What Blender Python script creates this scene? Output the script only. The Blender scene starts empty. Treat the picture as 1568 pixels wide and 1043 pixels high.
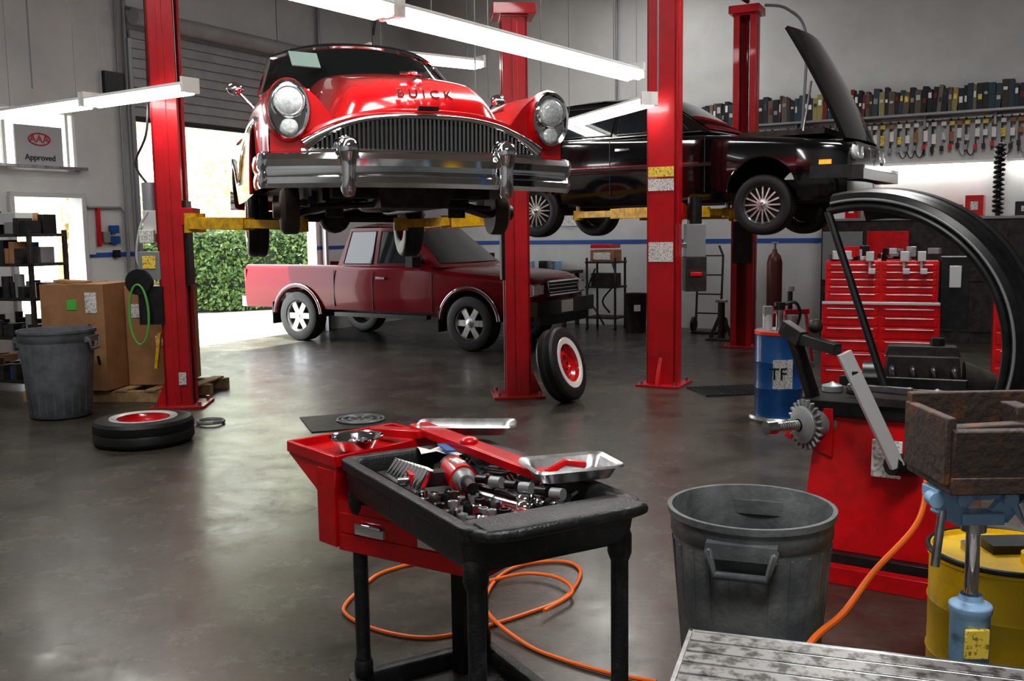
import bpy, bmesh, math, random
from math import *
from mathutils import Vector, Matrix, Euler
random.seed(7)
S=bpy.context.scene
R=radians
# ------------------------------------------------------------------ materials
def mat(name,col,rough=.5,metal=0,coat=0,emit=None,es=0,col2=None,nscale=6,bump=0,bscale=60,alpha=1,r2=None,contrast=(.4,.62),spec=.5,transl=0,crough=.04):
    m=bpy.data.materials.new(name); m.use_nodes=True
    N=m.node_tree.nodes; L=m.node_tree.links; b=N['Principled BSDF']
    b.inputs['Base Color'].default_value=(*col,1); b.inputs['Roughness'].default_value=rough
    b.inputs['Metallic'].default_value=metal; b.inputs['Coat Weight'].default_value=coat
    b.inputs['Coat Roughness'].default_value=crough; b.inputs['Alpha'].default_value=alpha
    b.inputs['Specular IOR Level'].default_value=spec
    if emit: b.inputs['Emission Color'].default_value=(*emit,1); b.inputs['Emission Strength'].default_value=es
    if col2 or bump or r2 is not None:
        tc=N.new('ShaderNodeTexCoord')
    if col2 or r2 is not None:
        n=N.new('ShaderNodeTexNoise'); n.inputs['Scale'].default_value=nscale; n.inputs['Detail'].default_value=7; n.inputs['Roughness'].default_value=.65
        L.new(tc.outputs['Object'],n.inputs['Vector'])
        mr=N.new('ShaderNodeMapRange'); mr.inputs['From Min'].default_value=contrast[0]; mr.inputs['From Max'].default_value=contrast[1]
        L.new(n.outputs['Fac'],mr.inputs['Value'])
        if col2:
            mx=N.new('ShaderNodeMix'); mx.data_type='RGBA'; mx.inputs['A'].default_value=(*col,1); mx.inputs['B'].default_value=(*col2,1)
            L.new(mr.outputs['Result'],mx.inputs['Factor']); L.new(mx.outputs['Result'],b.inputs['Base Color'])
        if r2 is not None:
            mr2=N.new('ShaderNodeMapRange'); mr2.inputs['To Min'].default_value=rough; mr2.inputs['To Max'].default_value=r2
            L.new(mr.outputs['Result'],mr2.inputs['Value']); L.new(mr2.outputs['Result'],b.inputs['Roughness'])
    if bump:
        n2=N.new('ShaderNodeTexNoise'); n2.inputs['Scale'].default_value=bscale; n2.inputs['Detail'].default_value=4
        L.new(tc.outputs['Object'],n2.inputs['Vector'])
        bp=N.new('ShaderNodeBump'); bp.inputs['Strength'].default_value=bump; bp.inputs['Distance'].default_value=.01
        L.new(n2.outputs['Fac'],bp.inputs['Height']); L.new(bp.outputs['Normal'],b.inputs['Normal'])
    if transl:
        t=N.new('ShaderNodeBsdfTranslucent');t.inputs['Color'].default_value=(*(col2 or col),1);ms=N.new('ShaderNodeMixShader');ms.inputs[0].default_value=transl
        L.new(b.outputs[0],ms.inputs[1]);L.new(t.outputs[0],ms.inputs[2]);L.new(ms.outputs[0],N['Material Output'].inputs[0])
    return m
RED=mat('classic_red_paint',(.56,.004,.008),.22,0,.8)
WHITEP=mat('glossy_white',(.75,.74,.7),.25,0,.6)
CHROME=mat('chrome',(.82,.83,.85),.08,1)
STEEL=mat('steel',(.55,.55,.56),.28,1,col2=(.35,.35,.36),nscale=12)
ALU=mat('aluminium',(.72,.73,.74),.35,1,col2=(.5,.5,.5),nscale=20)
ALUD=mat('brushed_aluminium_trim',(.62,.63,.64),.45,.4)
POSTR=mat('lift_red_paint',(.52,.008,.016),.35,0,.3,col2=(.42,.006,.012),nscale=3)
TOOLR=mat('toolbox_red',(.66,.005,.010),.3,0,.4,col2=(.50,.004,.008),nscale=9)
YEL=mat('arm_yellow',(.75,.45,.01),.45,col2=(.45,.25,.02),nscale=12)
DRUMY=mat('drum_yellow',(.85,.55,.01),.4,col2=(.6,.36,.02),nscale=7,contrast=(.5,.75))
RUB=mat('rubber',(.012,.012,.013),.5,bump=.2,bscale=80)
BLK=mat('black_plastic',(.008,.008,.009),.36,col2=(.020,.020,.022),nscale=14)
CARTB=mat('cart_black_plastic',(.018,.019,.021),.38,col2=(.065,.067,.07),nscale=18,bump=.25,bscale=120,contrast=(.52,.75))
BLKP=mat('black_car_paint',(.003,.003,.004),.12,0,.8)
DARK=mat('dark_underbody',(.012,.011,.010),.55,col2=(.045,.034,.027),nscale=10)
GLASS=mat('tinted_glass',(.02,.035,.035),.03,0,0,alpha=.5)
DGLASS=mat('dark_glass',(.006,.008,.01),.04,0,.5)
LENS=mat('headlamp_lens',(.8,.82,.82),.12,0,1,col2=(.5,.53,.55),nscale=60)
TRUCK=mat('truck_red_paint',(.135,.001,.007),.2,0,.35,spec=.2)
GCAN=mat('grey_can_plastic',(.10,.11,.115),.45,col2=(.26,.27,.27),nscale=5,bump=.2,contrast=(.42,.74))
GCAN2=mat('dark_grey_can',(.16,.17,.19),.5,col2=(.10,.11,.12),nscale=7)
CARD=mat('cardboard',(.38,.21,.10),.85,col2=(.30,.16,.075),nscale=5)
WOOD=mat('pallet_wood',(.42,.29,.16),.8,col2=(.25,.16,.08),nscale=9)
WHT=mat('white_card',(.8,.8,.78),.6)
PAPER=mat('label_paper',(.75,.75,.72),.7,col2=(.35,.35,.35),nscale=70,contrast=(.5,.56))
YLAB=mat('yellow_label',(.85,.65,.1),.6,col2=(.3,.22,.05),nscale=60,contrast=(.52,.58))
BLUE=mat('drum_blue',(.008,.10,.32),.35,0,.3,col2=(.006,.07,.22),nscale=5)
LBLUE=mat('jack_blue',(.28,.45,.64),.45,col2=(.13,.2,.3),nscale=16,contrast=(.52,.72))
ORNG=mat('orange_hose',(.78,.16,.02),.4)
GREEN=mat('green_hose',(.12,.4,.08),.4)
RUST=mat('rusty_iron',(.075,.056,.05),.55,.2,col2=(.22,.09,.04),nscale=8,bump=.6,bscale=40,contrast=(.52,.68))
GREYM=mat('grey_metal',(.28,.29,.3),.4,.3)
LGREY=mat('light_grey',(.5,.5,.5),.5)
TUBE=mat('fluorescent_tube',(1,1,1),.5,emit=(1,.99,.96),es=16)
FIXT=mat('fixture_white',(.8,.8,.77),.4)
AMBER=mat('amber_lens',(.9,.25,.02),.3,emit=(1,.22,.02),es=1.2)
DOTS=mat('glove_blue',(.05,.15,.4),.6)

# ------------------------------------------------------------------ mesh builder
class MB:
    def __init__(s,name): s.n=name;s.v=[];s.f=[];s.m=[];s.mats=[];s.T=Matrix()
    def mi(s,m):
        if m not in s.mats: s.mats.append(m)
        return s.mats.index(m)
    def add(s,vs,fs,m):
        o=len(s.v); s.v+=[s.T@Vector(v) for v in vs]; i=s.mi(m)
        s.f+=[tuple(o+k for k in f) for f in fs]; s.m+=[i]*len(fs)
    def box(s,c,sz,m,rot=(0,0,0),taper=1):
        E=Euler([R(a) for a in rot]).to_matrix(); c=Vector(c); vs=[]
        for z in(-.5,.5):
            k=1 if z<0 else taper
            for x,y in((-.5,-.5),(.5,-.5),(.5,.5),(-.5,.5)):
                vs.append(c+E@Vector((x*sz[0]*k,y*sz[1]*k,z*sz[2])))
        s.add(vs,[(3,2,1,0),(4,5,6,7),(0,1,5,4),(1,2,6,5),(2,3,7,6),(3,0,4,7)],m)
    def beam(s,p1,p2,w,h,m,w2=None,h2=None,up=(0,0,1)):
        p1=Vector(p1);p2=Vector(p2);d=(p2-p1).normalized();u=Vector(up)
        if abs(d.dot(u))>.98:u=Vector((1,0,0))
        x=d.cross(u).normalized();y=x.cross(d); w2=w2 or w;h2=h2 or h;vs=[]
        for p,a,b in((p1,w,h),(p2,w2,h2)):
            for i,j in((-.5,-.5),(.5,-.5),(.5,.5),(-.5,.5)): vs.append(p+x*a*i+y*b*j)
        s.add(vs,[(3,2,1,0),(4,5,6,7),(0,1,5,4),(1,2,6,5),(2,3,7,6),(3,0,4,7)],m)
    def sheet(s,rows,m,close=False):
        n=len(rows[0]);vs=[v for r in rows for v in r];fs=[]
        for i in range(len(rows)-1):
            for j in range(n if close else n-1):
                k=(j+1)%n; fs.append((i*n+j,i*n+k,(i+1)*n+k,(i+1)*n+j))
        s.add(vs,fs,m)
    def lathe(s,prof,m,o=(0,0,0),ax=(0,0,1),seg=32,cap=False):
        o=Vector(o);a=Vector(ax).normalized();t=Vector((0,0,1)) if abs(a.z)<.9 else Vector((1,0,0))
        x=t.cross(a).normalized();y=a.cross(x)
        rows=[[o+a*z+(x*cos(2*pi*i/seg)+y*sin(2*pi*i/seg))*r for i in range(seg)] for r,z in prof]
        s.sheet(rows,m,True)
        if cap:
            s.add(rows[0],[tuple(range(seg))],m); s.add(rows[-1],[tuple(range(seg))],m)
    def cyl(s,p1,p2,r,m,r2=None,seg=16,cap=True):
        p1=Vector(p1);p2=Vector(p2);d=p2-p1
        s.lathe([(r,0),(r if r2 is None else r2,d.length)],m,p1,d,seg,cap)
    def tube(s,pts,r,m,seg=8,close=False,fl=1):
        pts=[Vector(p) for p in pts];n=len(pts);rows=[];pu=None
        for i,p in enumerate(pts):
            if close: d=pts[(i+1)%n]-pts[i-1]
            else: d=pts[min(i+1,n-1)]-pts[max(i-1,0)]
            d.normalize()
            if pu is None: pu=Vector((0,0,1)) if abs(d.z)<.9 else Vector((1,0,0))
            x=d.cross(pu).normalized();y=x.cross(d).normalized();pu=y
            rr=r[i] if isinstance(r,(list,tuple)) else r
            rows.append([p+(x*cos(2*pi*k/seg)+y*fl*sin(2*pi*k/seg))*rr for k in range(seg)])
        if close: rows.append(rows[0])
        s.sheet(rows,m,True)
        if not close:
            s.add(rows[0],[tuple(range(seg))],m);s.add(rows[-1],[tuple(range(seg))],m)
    def ball(s,c,r,m,sc=(1,1,1),seg=16):
        c=Vector(c);rows=[]
        for i in range(9):
            a=-pi/2+pi*i/8*.999+.0005
            rows.append([c+Vector((cos(a)*cos(2*pi*j/seg)*r*sc[0],cos(a)*sin(2*pi*j/seg)*r*sc[1],sin(a)*r*sc[2])) for j in range(seg)])
        s.sheet(rows,m,True)
    def prism(s,pts,off,m):
        n=len(pts);a=[Vector(p) for p in pts];b=[p+Vector(off) for p in a]
        s.hull(a,b,m)
    def hull(s,a,b,m):
        n=len(a)
        s.add(list(a)+list(b),[tuple(range(n)),tuple(range(2*n-1,n-1,-1))]+[(i,(i+1)%n,n+(i+1)%n,n+i) for i in range(n)],m)
    def done(s,loc=(0,0,0),rz=0,bev=0,ang=35,parent=None,rot=None):
        me=bpy.data.meshes.new(s.n); me.from_pydata([tuple(v) for v in s.v],[],s.f)
        for m in s.mats: me.materials.append(m)
        me.polygons.foreach_set('material_index',s.m); me.update()
        bm=bmesh.new();bm.from_mesh(me);bmesh.ops.recalc_face_normals(bm,faces=bm.faces[:]);bm.to_mesh(me);bm.free()
        me.shade_smooth(); me.set_sharp_from_angle(angle=R(ang))
        o=bpy.data.objects.new(s.n,me);S.collection.objects.link(o);o.location=loc
        o.rotation_euler=rot if rot else (0,0,R(rz))
        if bev:
            b=o.modifiers.new('b','BEVEL');b.width=bev;b.segments=2;b.limit_method='ANGLE';b.angle_limit=R(40)
        if parent:o.parent=parent
        return o
def dense(a,b,n): return [a+(b-a)*i/n for i in range(n+1)]
def itp(x,P):
    P=sorted(P)
    if x<=P[0][0]:return P[0][1]
    if x>=P[-1][0]:return P[-1][1]
    n=len(P)
    for i in range(n-1):
        if P[i][0]<=x<=P[i+1][0]:break
    def sl(k):
        if k==0 or k==n-1:
            a,b=(0,1) if k==0 else (n-2,n-1); return (P[b][1]-P[a][1])/(P[b][0]-P[a][0])
        a=(P[k][1]-P[k-1][1])/(P[k][0]-P[k-1][0]);b=(P[k+1][1]-P[k][1])/(P[k+1][0]-P[k][0])
        return 0 if a*b<=0 else 2*a*b/(a+b)
    h=P[i+1][0]-P[i][0];t=(x-P[i][0])/h
    return ((2*t**3-3*t*t+1)*P[i][1]+(t**3-2*t*t+t)*h*sl(i)+(-2*t**3+3*t*t)*P[i+1][1]+(t**3-t*t)*h*sl(i+1))
def smooth(pts,n=8,close=False):
    pts=[Vector(p) for p in pts];out=[];N=len(pts)
    rng=range(N if close else N-1)
    for i in rng:
        if close:a,b,c,d=pts[i-1],pts[i],pts[(i+1)%N],pts[(i+2)%N]
        else:a,b,c,d=pts[max(i-1,0)],pts[i],pts[i+1],pts[min(i+2,N-1)]
        for k in range(n):
            t=k/n;out.append(.5*((2*b)+(c-a)*t+(2*a-5*b+4*c-d)*t*t+(3*b-a-3*c+d)*t**3))
    if not close:out.append(pts[-1])
    return out

def car_body(mb,xs,top,W,zb,mfn,rc=.12,tum=.15,zm=.6,bow=lambda x,y:0,ns=8,nt=18,nc=5,rz=.1):
    rows=[]
    for x in xs:
        w=W(x);b=zb(x);zc=top(x,w-rc);zs=max(zc-rz,b+.01);side=[]
        for i in range(ns+1):
            z=b+(zs-b)*i/ns; side.append((w-tum*(z-zm)**2,z))
        ys,_=side[-1];ye=w-rc
        for i in range(1,nc+1):
            a=pi/2*i/nc; side.append((ye+(ys-ye)*cos(a),zs+(zc-zs)*sin(a)))
        for i in range(1,nt+1):
            y=ye*(1-i/nt); side.append((y,top(x,y)))
        prof=side+[(-y,z) for y,z in side[-2::-1]]
        rows.append([Vector((x+bow(x,y),y,z)) for y,z in prof])
    n=len(rows[0])
    o=len(mb.v); mb.v+=[mb.T@v for r in rows for v in r]
    for i in range(len(rows)-1):
        for j in range(n-1):
            c=(rows[i][j]+rows[i+1][j+1])/2
            mb.f.append((o+i*n+j,o+i*n+j+1,o+(i+1)*n+j+1,o+(i+1)*n+j)); mb.m.append(mb.mi(mfn(c)))
    for e in (0,-1):
        r=rows[e][ns:n-ns];zbot=zb(xs[e]);cols=[]
        for v in r: cols.append([Vector((v.x,v.y,v.z+(zbot-v.z)*k/5)) for k in range(6)])
        mb.sheet(cols,mfn(Vector((xs[e],0,.7))))
    return rows
def wheel(mb,c,ax,Rr,w,rim,tire=RUB,rimm=ALU,nsp=5,wall=None,cap=CHROME,spw=.03):
    c=Vector(c);a=Vector(ax).normalized();h=w/2
    P=[(rim,-h*.8),(rim+.02,-h*.95),(Rr*.86,-h),(Rr*.95,-h*.9),(Rr,-h*.65),(Rr,-.01),(Rr-.006,0),(Rr,.01),(Rr,h*.65),(Rr*.95,h*.9),(Rr*.86,h),(rim+.02,h*.95),(rim,h*.8)]
    mb.lathe(P,tire,c,a,40)
    if wall: mb.lathe([(rim-.005,h*.93),(rim+.02,h*.99),(rim+wall,h*1.02),(rim+wall+.004,h*.96)],WHITEP,c,a,40)
    mb.lathe([(rim,-h*.8),(rim*.93,-h*.6),(rim*.93,h*.3),(rim*.97,h*.7),(rim+.004,h*.9),(rim+.004,h*.8)],rimm,c,a,40)
    t=Vector((0,0,1)) if abs(a.z)<.9 else Vector((1,0,0));x=t.cross(a).normalized();y=a.cross(x)
    if nsp:
        mb.lathe([(rim*.92,h*.1),(.001,h*.05)],DARK,c,a,30)
        for i in range(nsp):
            d=x*cos(2*pi*i/nsp)+y*sin(2*pi*i/nsp)
            mb.beam(c+a*h*.6+d*.04,c+a*h*.55+d*rim*.95,spw,.03,rimm,up=a)
        mb.lathe([(rim*.34,h*.3),(rim*.34,h*.68),(rim*.25,h*.75),(.001,h*.78)],rimm,c,a,24)
        mb.lathe([(.03,h*.7),(.025,h*.9),(.001,h*.93)],cap,c,a,16)
    else:
        mb.lathe([(rim*.95,h*.5),(rim*.8,h*.2),(rim*.62,h*.45),(rim*.45,h*.5),(rim*.4,h*.3),(.001,h*.3)],rimm,c,a,36)
        for i in range(5):
            d=x*cos(2*pi*i/5)+y*sin(2*pi*i/5); mb.cyl(c+d*rim*.28+a*h*.25,c+d*rim*.28+a*h*.42,.012,DARK,seg=8)

# ------------------------------------------------------------------ room
def LW(s,z=0,off=0): return Vector((-3.9+.5*s+.866*off,15+.866*s-.5*off,z))
def BW(b,z=0,off=0): return Vector((-1.82+.866*b-.5*off,18.6-.5*b-.866*off,z))
WALL=mat('painted_concrete_wall',(.60,.61,.60),.75,col2=(.50,.51,.51),nscale=1.2,bump=.15,bscale=30,contrast=(.35,.7))
STRIPE=mat('blue_stripe',(.03,.10,.35),.6)
# polished, stained concrete: two noise scales drive colour, roughness and coat
FLOOR=mat('polished_concrete_floor',(.034,.029,.022),.36,0,.42,col2=(.082,.071,.055),nscale=2.0,r2=.54,bump=.16,bscale=16,contrast=(.34,.68),spec=.55,crough=.17)
N=FLOOR.node_tree.nodes;L=FLOOR.node_tree.links;b=N['Principled BSDF']
src=b.inputs['Base Color'].links[0].from_socket
tc=N.new('ShaderNodeTexCoord');nf=N.new('ShaderNodeTexNoise');nf.inputs['Scale'].default_value=22;nf.inputs['Detail'].default_value=8;nf.inputs['Roughness'].default_value=.7;L.new(tc.outputs['Object'],nf.inputs['Vector'])
mrf=N.new('ShaderNodeMapRange');mrf.inputs['From Min'].default_value=.35;mrf.inputs['From Max'].default_value=.7;mrf.inputs['To Min'].default_value=.72;mrf.inputs['To Max'].default_value=1.35;L.new(nf.outputs['Fac'],mrf.inputs['Value'])
vm=N.new('ShaderNodeVectorMath');vm.operation='SCALE';L.new(src,vm.inputs[0]);L.new(mrf.outputs['Result'],vm.inputs['Scale']);L.new(vm.outputs['Vector'],b.inputs['Base Color'])
nc=N.new('ShaderNodeTexNoise');nc.inputs['Scale'].default_value=3.2;nc.inputs['Detail'].default_value=9;nc.inputs['Roughness'].default_value=.75;L.new(tc.outputs['Object'],nc.inputs['Vector'])
mrc=N.new('ShaderNodeMapRange');mrc.inputs['From Min'].default_value=.38;mrc.inputs['From Max'].default_value=.62;mrc.inputs['To Min'].default_value=.12;mrc.inputs['To Max'].default_value=.32;L.new(nc.outputs['Fac'],mrc.inputs['Value']);L.new(mrc.outputs['Result'],b.inputs['Coat Roughness'])
CEIL=mat('ceiling_paint',(.45,.45,.43),.8)
OUTG=mat('sunlit_driveway',(.62,.6,.55),.8,col2=(.5,.48,.45),nscale=3)
m=MB('floor')
m.prism([LW(4.3,-.1,-.2),LW(-14.2,-.1,-.2),LW(-14.2,-.1,20),LW(4.3,-.1,20)],(0,0,.1),FLOOR); m.done()
m=MB('driveway_ground'); m.prism([LW(-30,-.12,-.2),LW(30,-.12,-.2),LW(30,-.12,-45),LW(-30,-.12,-45)],(0,0,.1),OUTG); m.done()
H=6.0
m=MB('wall_left')
def seg(s0,s1,z0,z1,mm=WALL,y0=0,y1=.2): m.box(((s0+s1)/2,(y0+y1)/2,(z0+z1)/2),(s1-s0,y1-y0,z1-z0),mm)
seg(1.34,4.3,0,H);seg(-2.17,1.34,3.25,H);seg(-3.08,-2.17,0,H);seg(-4.15,-3.08,2.12,2.42);seg(-4.15,-3.08,3.17,H);seg(-4.15,-4.0,0,2.12);seg(-14.2,-4.15,0,H)
m.done(LW(0),60)
m=MB('trim_1')
for s0,s1 in((1.34,4.15),(-3.0,-2.25),(-14,-4.1)): seg(s0,s1,1.36,1.42,STRIPE,-.006,0)
m.done(LW(0),60)
m=MB('wall_back'); m.box((10,.1,H/2),(20.4,.2,H),WALL)
m.done(BW(0),-30)
m=MB('trim_2'); m.box((10,-.004,1.42),(20,.006,.07),STRIPE); m.done(BW(0),-30)
m=MB('wall_right'); m.box((20,-9,H/2),(.2,18.4,H),WALL); m.done(BW(0),-30)
m=MB('wall_rear'); m.box((10,-18.3,H/2),(20.4,.2,H),WALL); m.done(BW(0),-30)
m=MB('ceiling'); m.prism([LW(4.3,H,-.2),LW(-14.3,H,-.2),LW(-14.3,H,20),LW(4.3,H,20)],(0,0,.15),CEIL); m.done()
m=MB('wall_conduit')
def ltube(pts,r,mm=GREYM): m.tube([(a,-.03-r,z) for a,z in pts],r,mm)
ltube([(-2.3,0),(-2.3,5.9)],.03);ltube([(-2.42,1.2),(-2.42,5.9)],.018);ltube([(-3.0,2.0),(-2.5,2.0),(-2.44,1.9),(-2.44,.3)],.016)
ltube([(1.5,0),(1.5,5.9)],.03)
ltube([(-2.25,4.6),(1.0,4.6),(3.9,4.6)],.02)
m.done(LW(0),60)
m=MB('wall_panel_joint')
for s0 in(-3.62,.6,3.0): m.box((s0,-.002,4.7 if s0<1 else 3),(.02,.004,2.6 if s0<1 else 6),GREYM)
m.done(LW(0),60)
DOORM=mat('sectional_door_steel',(.36,.36,.35),.5,col2=(.30,.30,.30),nscale=3)
m=MB('door_1')
for i in range(9):
    z=3.2+i*.125; m.box((-.41,-.10,z+.05),(3.7,.05,.105),DOORM,rot=(-8,0,0)); m.box((-.41,-.10,z+.112),(3.7,.03,.02),GREYM)
m.box((-.41,-.10,3.16),(3.7,.06,.06),BLK)
for s0 in(-2.28,1.46): m.box((s0,-.09,2.1),(.06,.08,4.2),GREYM)
m.cyl((-2.3,-.25,4.45),(1.5,-.25,4.45),.11,DOORM,seg=20)
m.done(LW(0),60,bev=.004)
m=MB('door_2')
m.box((-3.06,-.02,1.06),(.06,.1,2.12),LGREY);m.box((-4.02,-.02,1.06),(.06,.1,2.12),LGREY);m.box((-3.54,-.02,2.14),(1.0,.1,.06),LGREY)
m.box((-4.0,.5,1.03),(.045,.9,2.03),LGREY); m.cyl((-3.97,.85,1.0),(-3.9,.85,1.0),.03,STEEL)
m.done(LW(0),60,bev=.004)
m=MB('window_1')
WG=mat('window_glass',(.75,.8,.8),.05,alpha=.25)
for s0 in(-4.13,-3.10,-3.2,-4.03): m.box((s0,.03,2.8),(.04,.08,.75),WHT)
for z in(2.44,3.15): m.box((-3.615,.03,z),(1.07,.08,.04),WHT)
m.box((-3.615,.06,2.8),(1.0,.01,.7),WG)
m.done(LW(0),60,bev=.003)
m=MB('approved_sign')
SIGN=mat('sign_grey',(.42,.43,.44),.5)
m.box((-3.62,-.05,2.71),(.62,.03,.5),SIGN)
m.tube([(-3.62+.14*cos(a),-.072,2.80+.07*sin(a)) for a in [i*pi/14 for i in range(28)]],.008,mat('sign_red',(.5,.02,.04),.4),6,True)
m.box((-3.62,-.08,2.47),(1.2,.12,.035),STEEL)
sg=m.done(LW(0),60,bev=.003)
def text(body,size,loc,rot,mm,parent,name,ext=.004,sp=1):
    c=bpy.data.curves.new(name,'FONT');c.body=body;c.size=size;c.extrude=ext;c.align_x='CENTER';c.align_y='CENTER';c.space_character=sp
    o=bpy.data.objects.new(name,c);S.collection.objects.link(o);c.materials.append(mm);o.parent=parent;o.location=loc;o.rotation_euler=rot;return o
BLKT=mat('ink_black',(.01,.01,.01),.5)
text('AAA',.13,(-3.62,-.07,2.80),(R(90),0,0),mat('ink_red',(.5,.02,.04),.5),sg,'sign_letters',.003)
text('Approved',.10,(-3.62,-.07,2.58),(R(90),0,0),BLKT,sg,'sign_caption',.003)

# ------------------------------------------------------------------ outdoors
HEDGE=mat('hedge_leaf',(.020,.055,.008),.5,col2=(.085,.14,.03),nscale=5,transl=.15)
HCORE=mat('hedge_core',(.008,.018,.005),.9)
TREE=mat('tree_leaf',(.38,.44,.22),.6,col2=(.68,.68,.48),nscale=1.5,transl=.4)
def leaves(mb,n,pt,size,mm):
    vs=[];fs=[]
    for i in range(n):
        p,nr=pt();p=Vector(p);d=Vector([random.gauss(0,1) for _ in range(3)])+Vector(nr)*1.3;d.normalize()
        x=d.orthogonal().normalized();a=random.random()*6.28;y=d.cross(x);x2=x*cos(a)+y*sin(a);y2=d.cross(x2);s_=size*random.uniform(.6,1.3);o=len(vs)
        vs+=[p-x2*s_,p+y2*s_*.5,p+x2*s_,p-y2*s_*.5];fs.append((o,o+1,o+2,o+3))
    mb.add(vs,fs,mm)
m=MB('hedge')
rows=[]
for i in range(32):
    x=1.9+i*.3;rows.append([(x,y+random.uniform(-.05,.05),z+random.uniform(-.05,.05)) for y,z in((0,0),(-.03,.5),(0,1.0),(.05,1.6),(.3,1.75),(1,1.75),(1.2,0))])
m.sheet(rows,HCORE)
def hp():
    x=random.uniform(1.85,11)
    if random.random()<.75: return (x,random.uniform(-.22,.02)+.10*sin(x*3),random.uniform(.05,1.78)),(0,-1,.3)
    return (x,random.uniform(0,1),1.78+random.uniform(-.05,.14)),(0,0,1)
leaves(m,13000,hp,.055,HEDGE)
m.done((-9.6,19.3,-.02),24)
m=MB('tree_backdrop')
bl=[(random.uniform(-2,12),random.uniform(0,4),random.uniform(1.5,7),random.uniform(.9,2.0)) for _ in range(40)]
def tp():
    b=random.choice(bl);d=Vector([random.gauss(0,1) for _ in range(3)]).normalized();r=b[3]*random.uniform(.5,1.1)
    return (b[0]+d.x*r,b[1]+d.y*r,b[2]+d.z*r),d
leaves(m,11000,tp,.16,TREE)
for x in(-1,2,5,9): m.cyl((x,2,0),(x+.4,2,5),.15,WOOD,r2=.08,seg=8)
m.done((-11,26,0),24)

# ------------------------------------------------------------------ lifts
def post(name,loc,rz,Ht,w=.28,cap=False):
    m=MB(name);d=.24
    m.box((-d/2+.012,0,Ht/2),(.024,w,Ht),POSTR)
    for sy in(-1,1):
        m.box((0,sy*(w/2-.008),Ht/2),(d,.016,Ht),POSTR)
        m.box((d/2-.01,sy*(w/2-.045),Ht/2),(.016,.075,Ht),POSTR)
        m.box((0,sy*(w/2+.003),Ht/2),(.05,.012,Ht-.1),POSTR)
    m.box((0,0,Ht-.02),(d+.02,w+.02,.04),POSTR)
    if cap: m.box((0,0,Ht+.03),(d+.16,w+.1,.1),POSTR)
    m.box((0,0,.012),(.5,.46,.024),POSTR)
    for sx in(-.2,.2):
        for sy in(-.18,.18): m.cyl((sx,sy,.02),(sx,sy,.06),.018,STEEL,seg=6)
    m.prism([(-d/2,.02,.02),(-.25,.02,.02),(-d/2,.02,.3)],(0,-.04,0),POSTR)
    m.box((.05,0,1.55),(.2,w-.06,.8),BLK)
    m.box((.16,0,1.8),(.12,w+.02,.16),POSTR)
    m.cyl((0,.05,1.8),(0,.05,Ht-.1),.03,STEEL,seg=10)
    m.cyl((.03,-.06,1.8),(.03,-.06,Ht-.1),.012,BLK,seg=6)
    return m,(loc[0],loc[1],0),rz
def arm(m,p,q,z0,z1,T):
    inv=T.inverted();a=inv@Vector((p[0],p[1],z0));b=inv@Vector((q[0],q[1],z1));mid=a.lerp(b,.55)
    m.beam(a,mid,.13,.11,YEL);m.beam(mid-(b-a)*.04,b,.095,.075,YEL)
    m.cyl((a.x,a.y,a.z-.09),(a.x,a.y,a.z+.09),.07,YEL,seg=16)
    m.cyl((b.x,b.y,b.z-.06),(b.x,b.y,b.z+.05),.06,YEL,seg=16);m.cyl((b.x,b.y,b.z+.05),(b.x,b.y,b.z+.10),.03,STEEL,seg=12);m.cyl((b.x,b.y,b.z+.10),(b.x,b.y,b.z+.13),.065,RUB,seg=16)
def TM(l,rz): return Matrix.Translation(Vector(l))@Matrix.Rotation(R(rz),4,'Z')
m,l,rz=post('lift_post',(-3.18,9.19),5,4.6)
T=TM(l,rz);arm(m,(-2.98,9.1),(-1.75,8.15),1.74,1.70,T);arm(m,(-2.98,9.3),(-2.3,10.5),1.74,1.70,T)
m.box((-.18,-.02,1.75),(.14,.16,.22),LGREY);m.cyl((-.2,-.02,1.86),(-.2,-.02,2.12),.065,GREYM,seg=20);m.box((-.2,-.1,1.35),(.2,.1,.26),GREYM);m.box((-.2,-.155,1.38),(.12,.01,.12),YLAB)
m.box((-.2,-.1,.98),(.22,.14,.36),BLK);m.box((-.21,-.1,1.62),(.13,.12,.12),PAPER)
m.tube(smooth([(-.2,-.05,2.1),(-.3,-.05,2.3),(-.18,-.06,2.6),(-.16,0,3.2),(-.15,0,4.4)]),.012,BLK)
m.tube(smooth([(-.2,-.1,1.2),(-.32,-.1,1.4),(-.28,-.1,1.7),(-.2,-.1,1.85)]),.012,LGREY)
m.box((.05,-.156,.28),(.07,.006,.12),PAPER)
m.box((-.17,-.12,.55),(.03,.06,.34),YEL,rot=(0,8,0))
m.done(l,rz,bev=.003)
m,l,rz=post('lift_post',(.05,9.48),185,3.66,.30,True)
T=TM(l,rz);arm(m,(-.14,9.4),(-.95,8.45),1.74,1.70,T);arm(m,(-.14,9.55),(-1.0,10.7),1.74,1.70,T)
m.done(l,rz,bev=.003)
a3=63.5
m,l,rz=post('lift_post',(1.59,10.04),a3,4.9,.30)
T=TM(l,rz);arm(m,(1.62,10.28),(.8,11.45),1.80,1.80,T);arm(m,(1.75,10.25),(2.42,10.85),1.80,1.80,T)
m.done(l,rz,bev=.003)
m=MB('lift_placard')
m.T=TM((1.59,10.04,0),a3)
m.box((-.126,0,2.20),(.006,.27,.10),YLAB);m.box((-.126,0,2.07),(.006,.27,.12),PAPER);m.box((-.126,0,1.39),(.006,.26,.2),PAPER)
m.done()
m,l,rz=post('lift_post',(3.18,13.23),a3+180,4.45,.30,True)
T=TM(l,rz);arm(m,(3.05,13.0),(1.75,12.75),1.80,1.80,T);arm(m,(3.2,13.0),(3.35,12.1),1.80,1.80,T)
m.done(l,rz,bev=.003)
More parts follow.
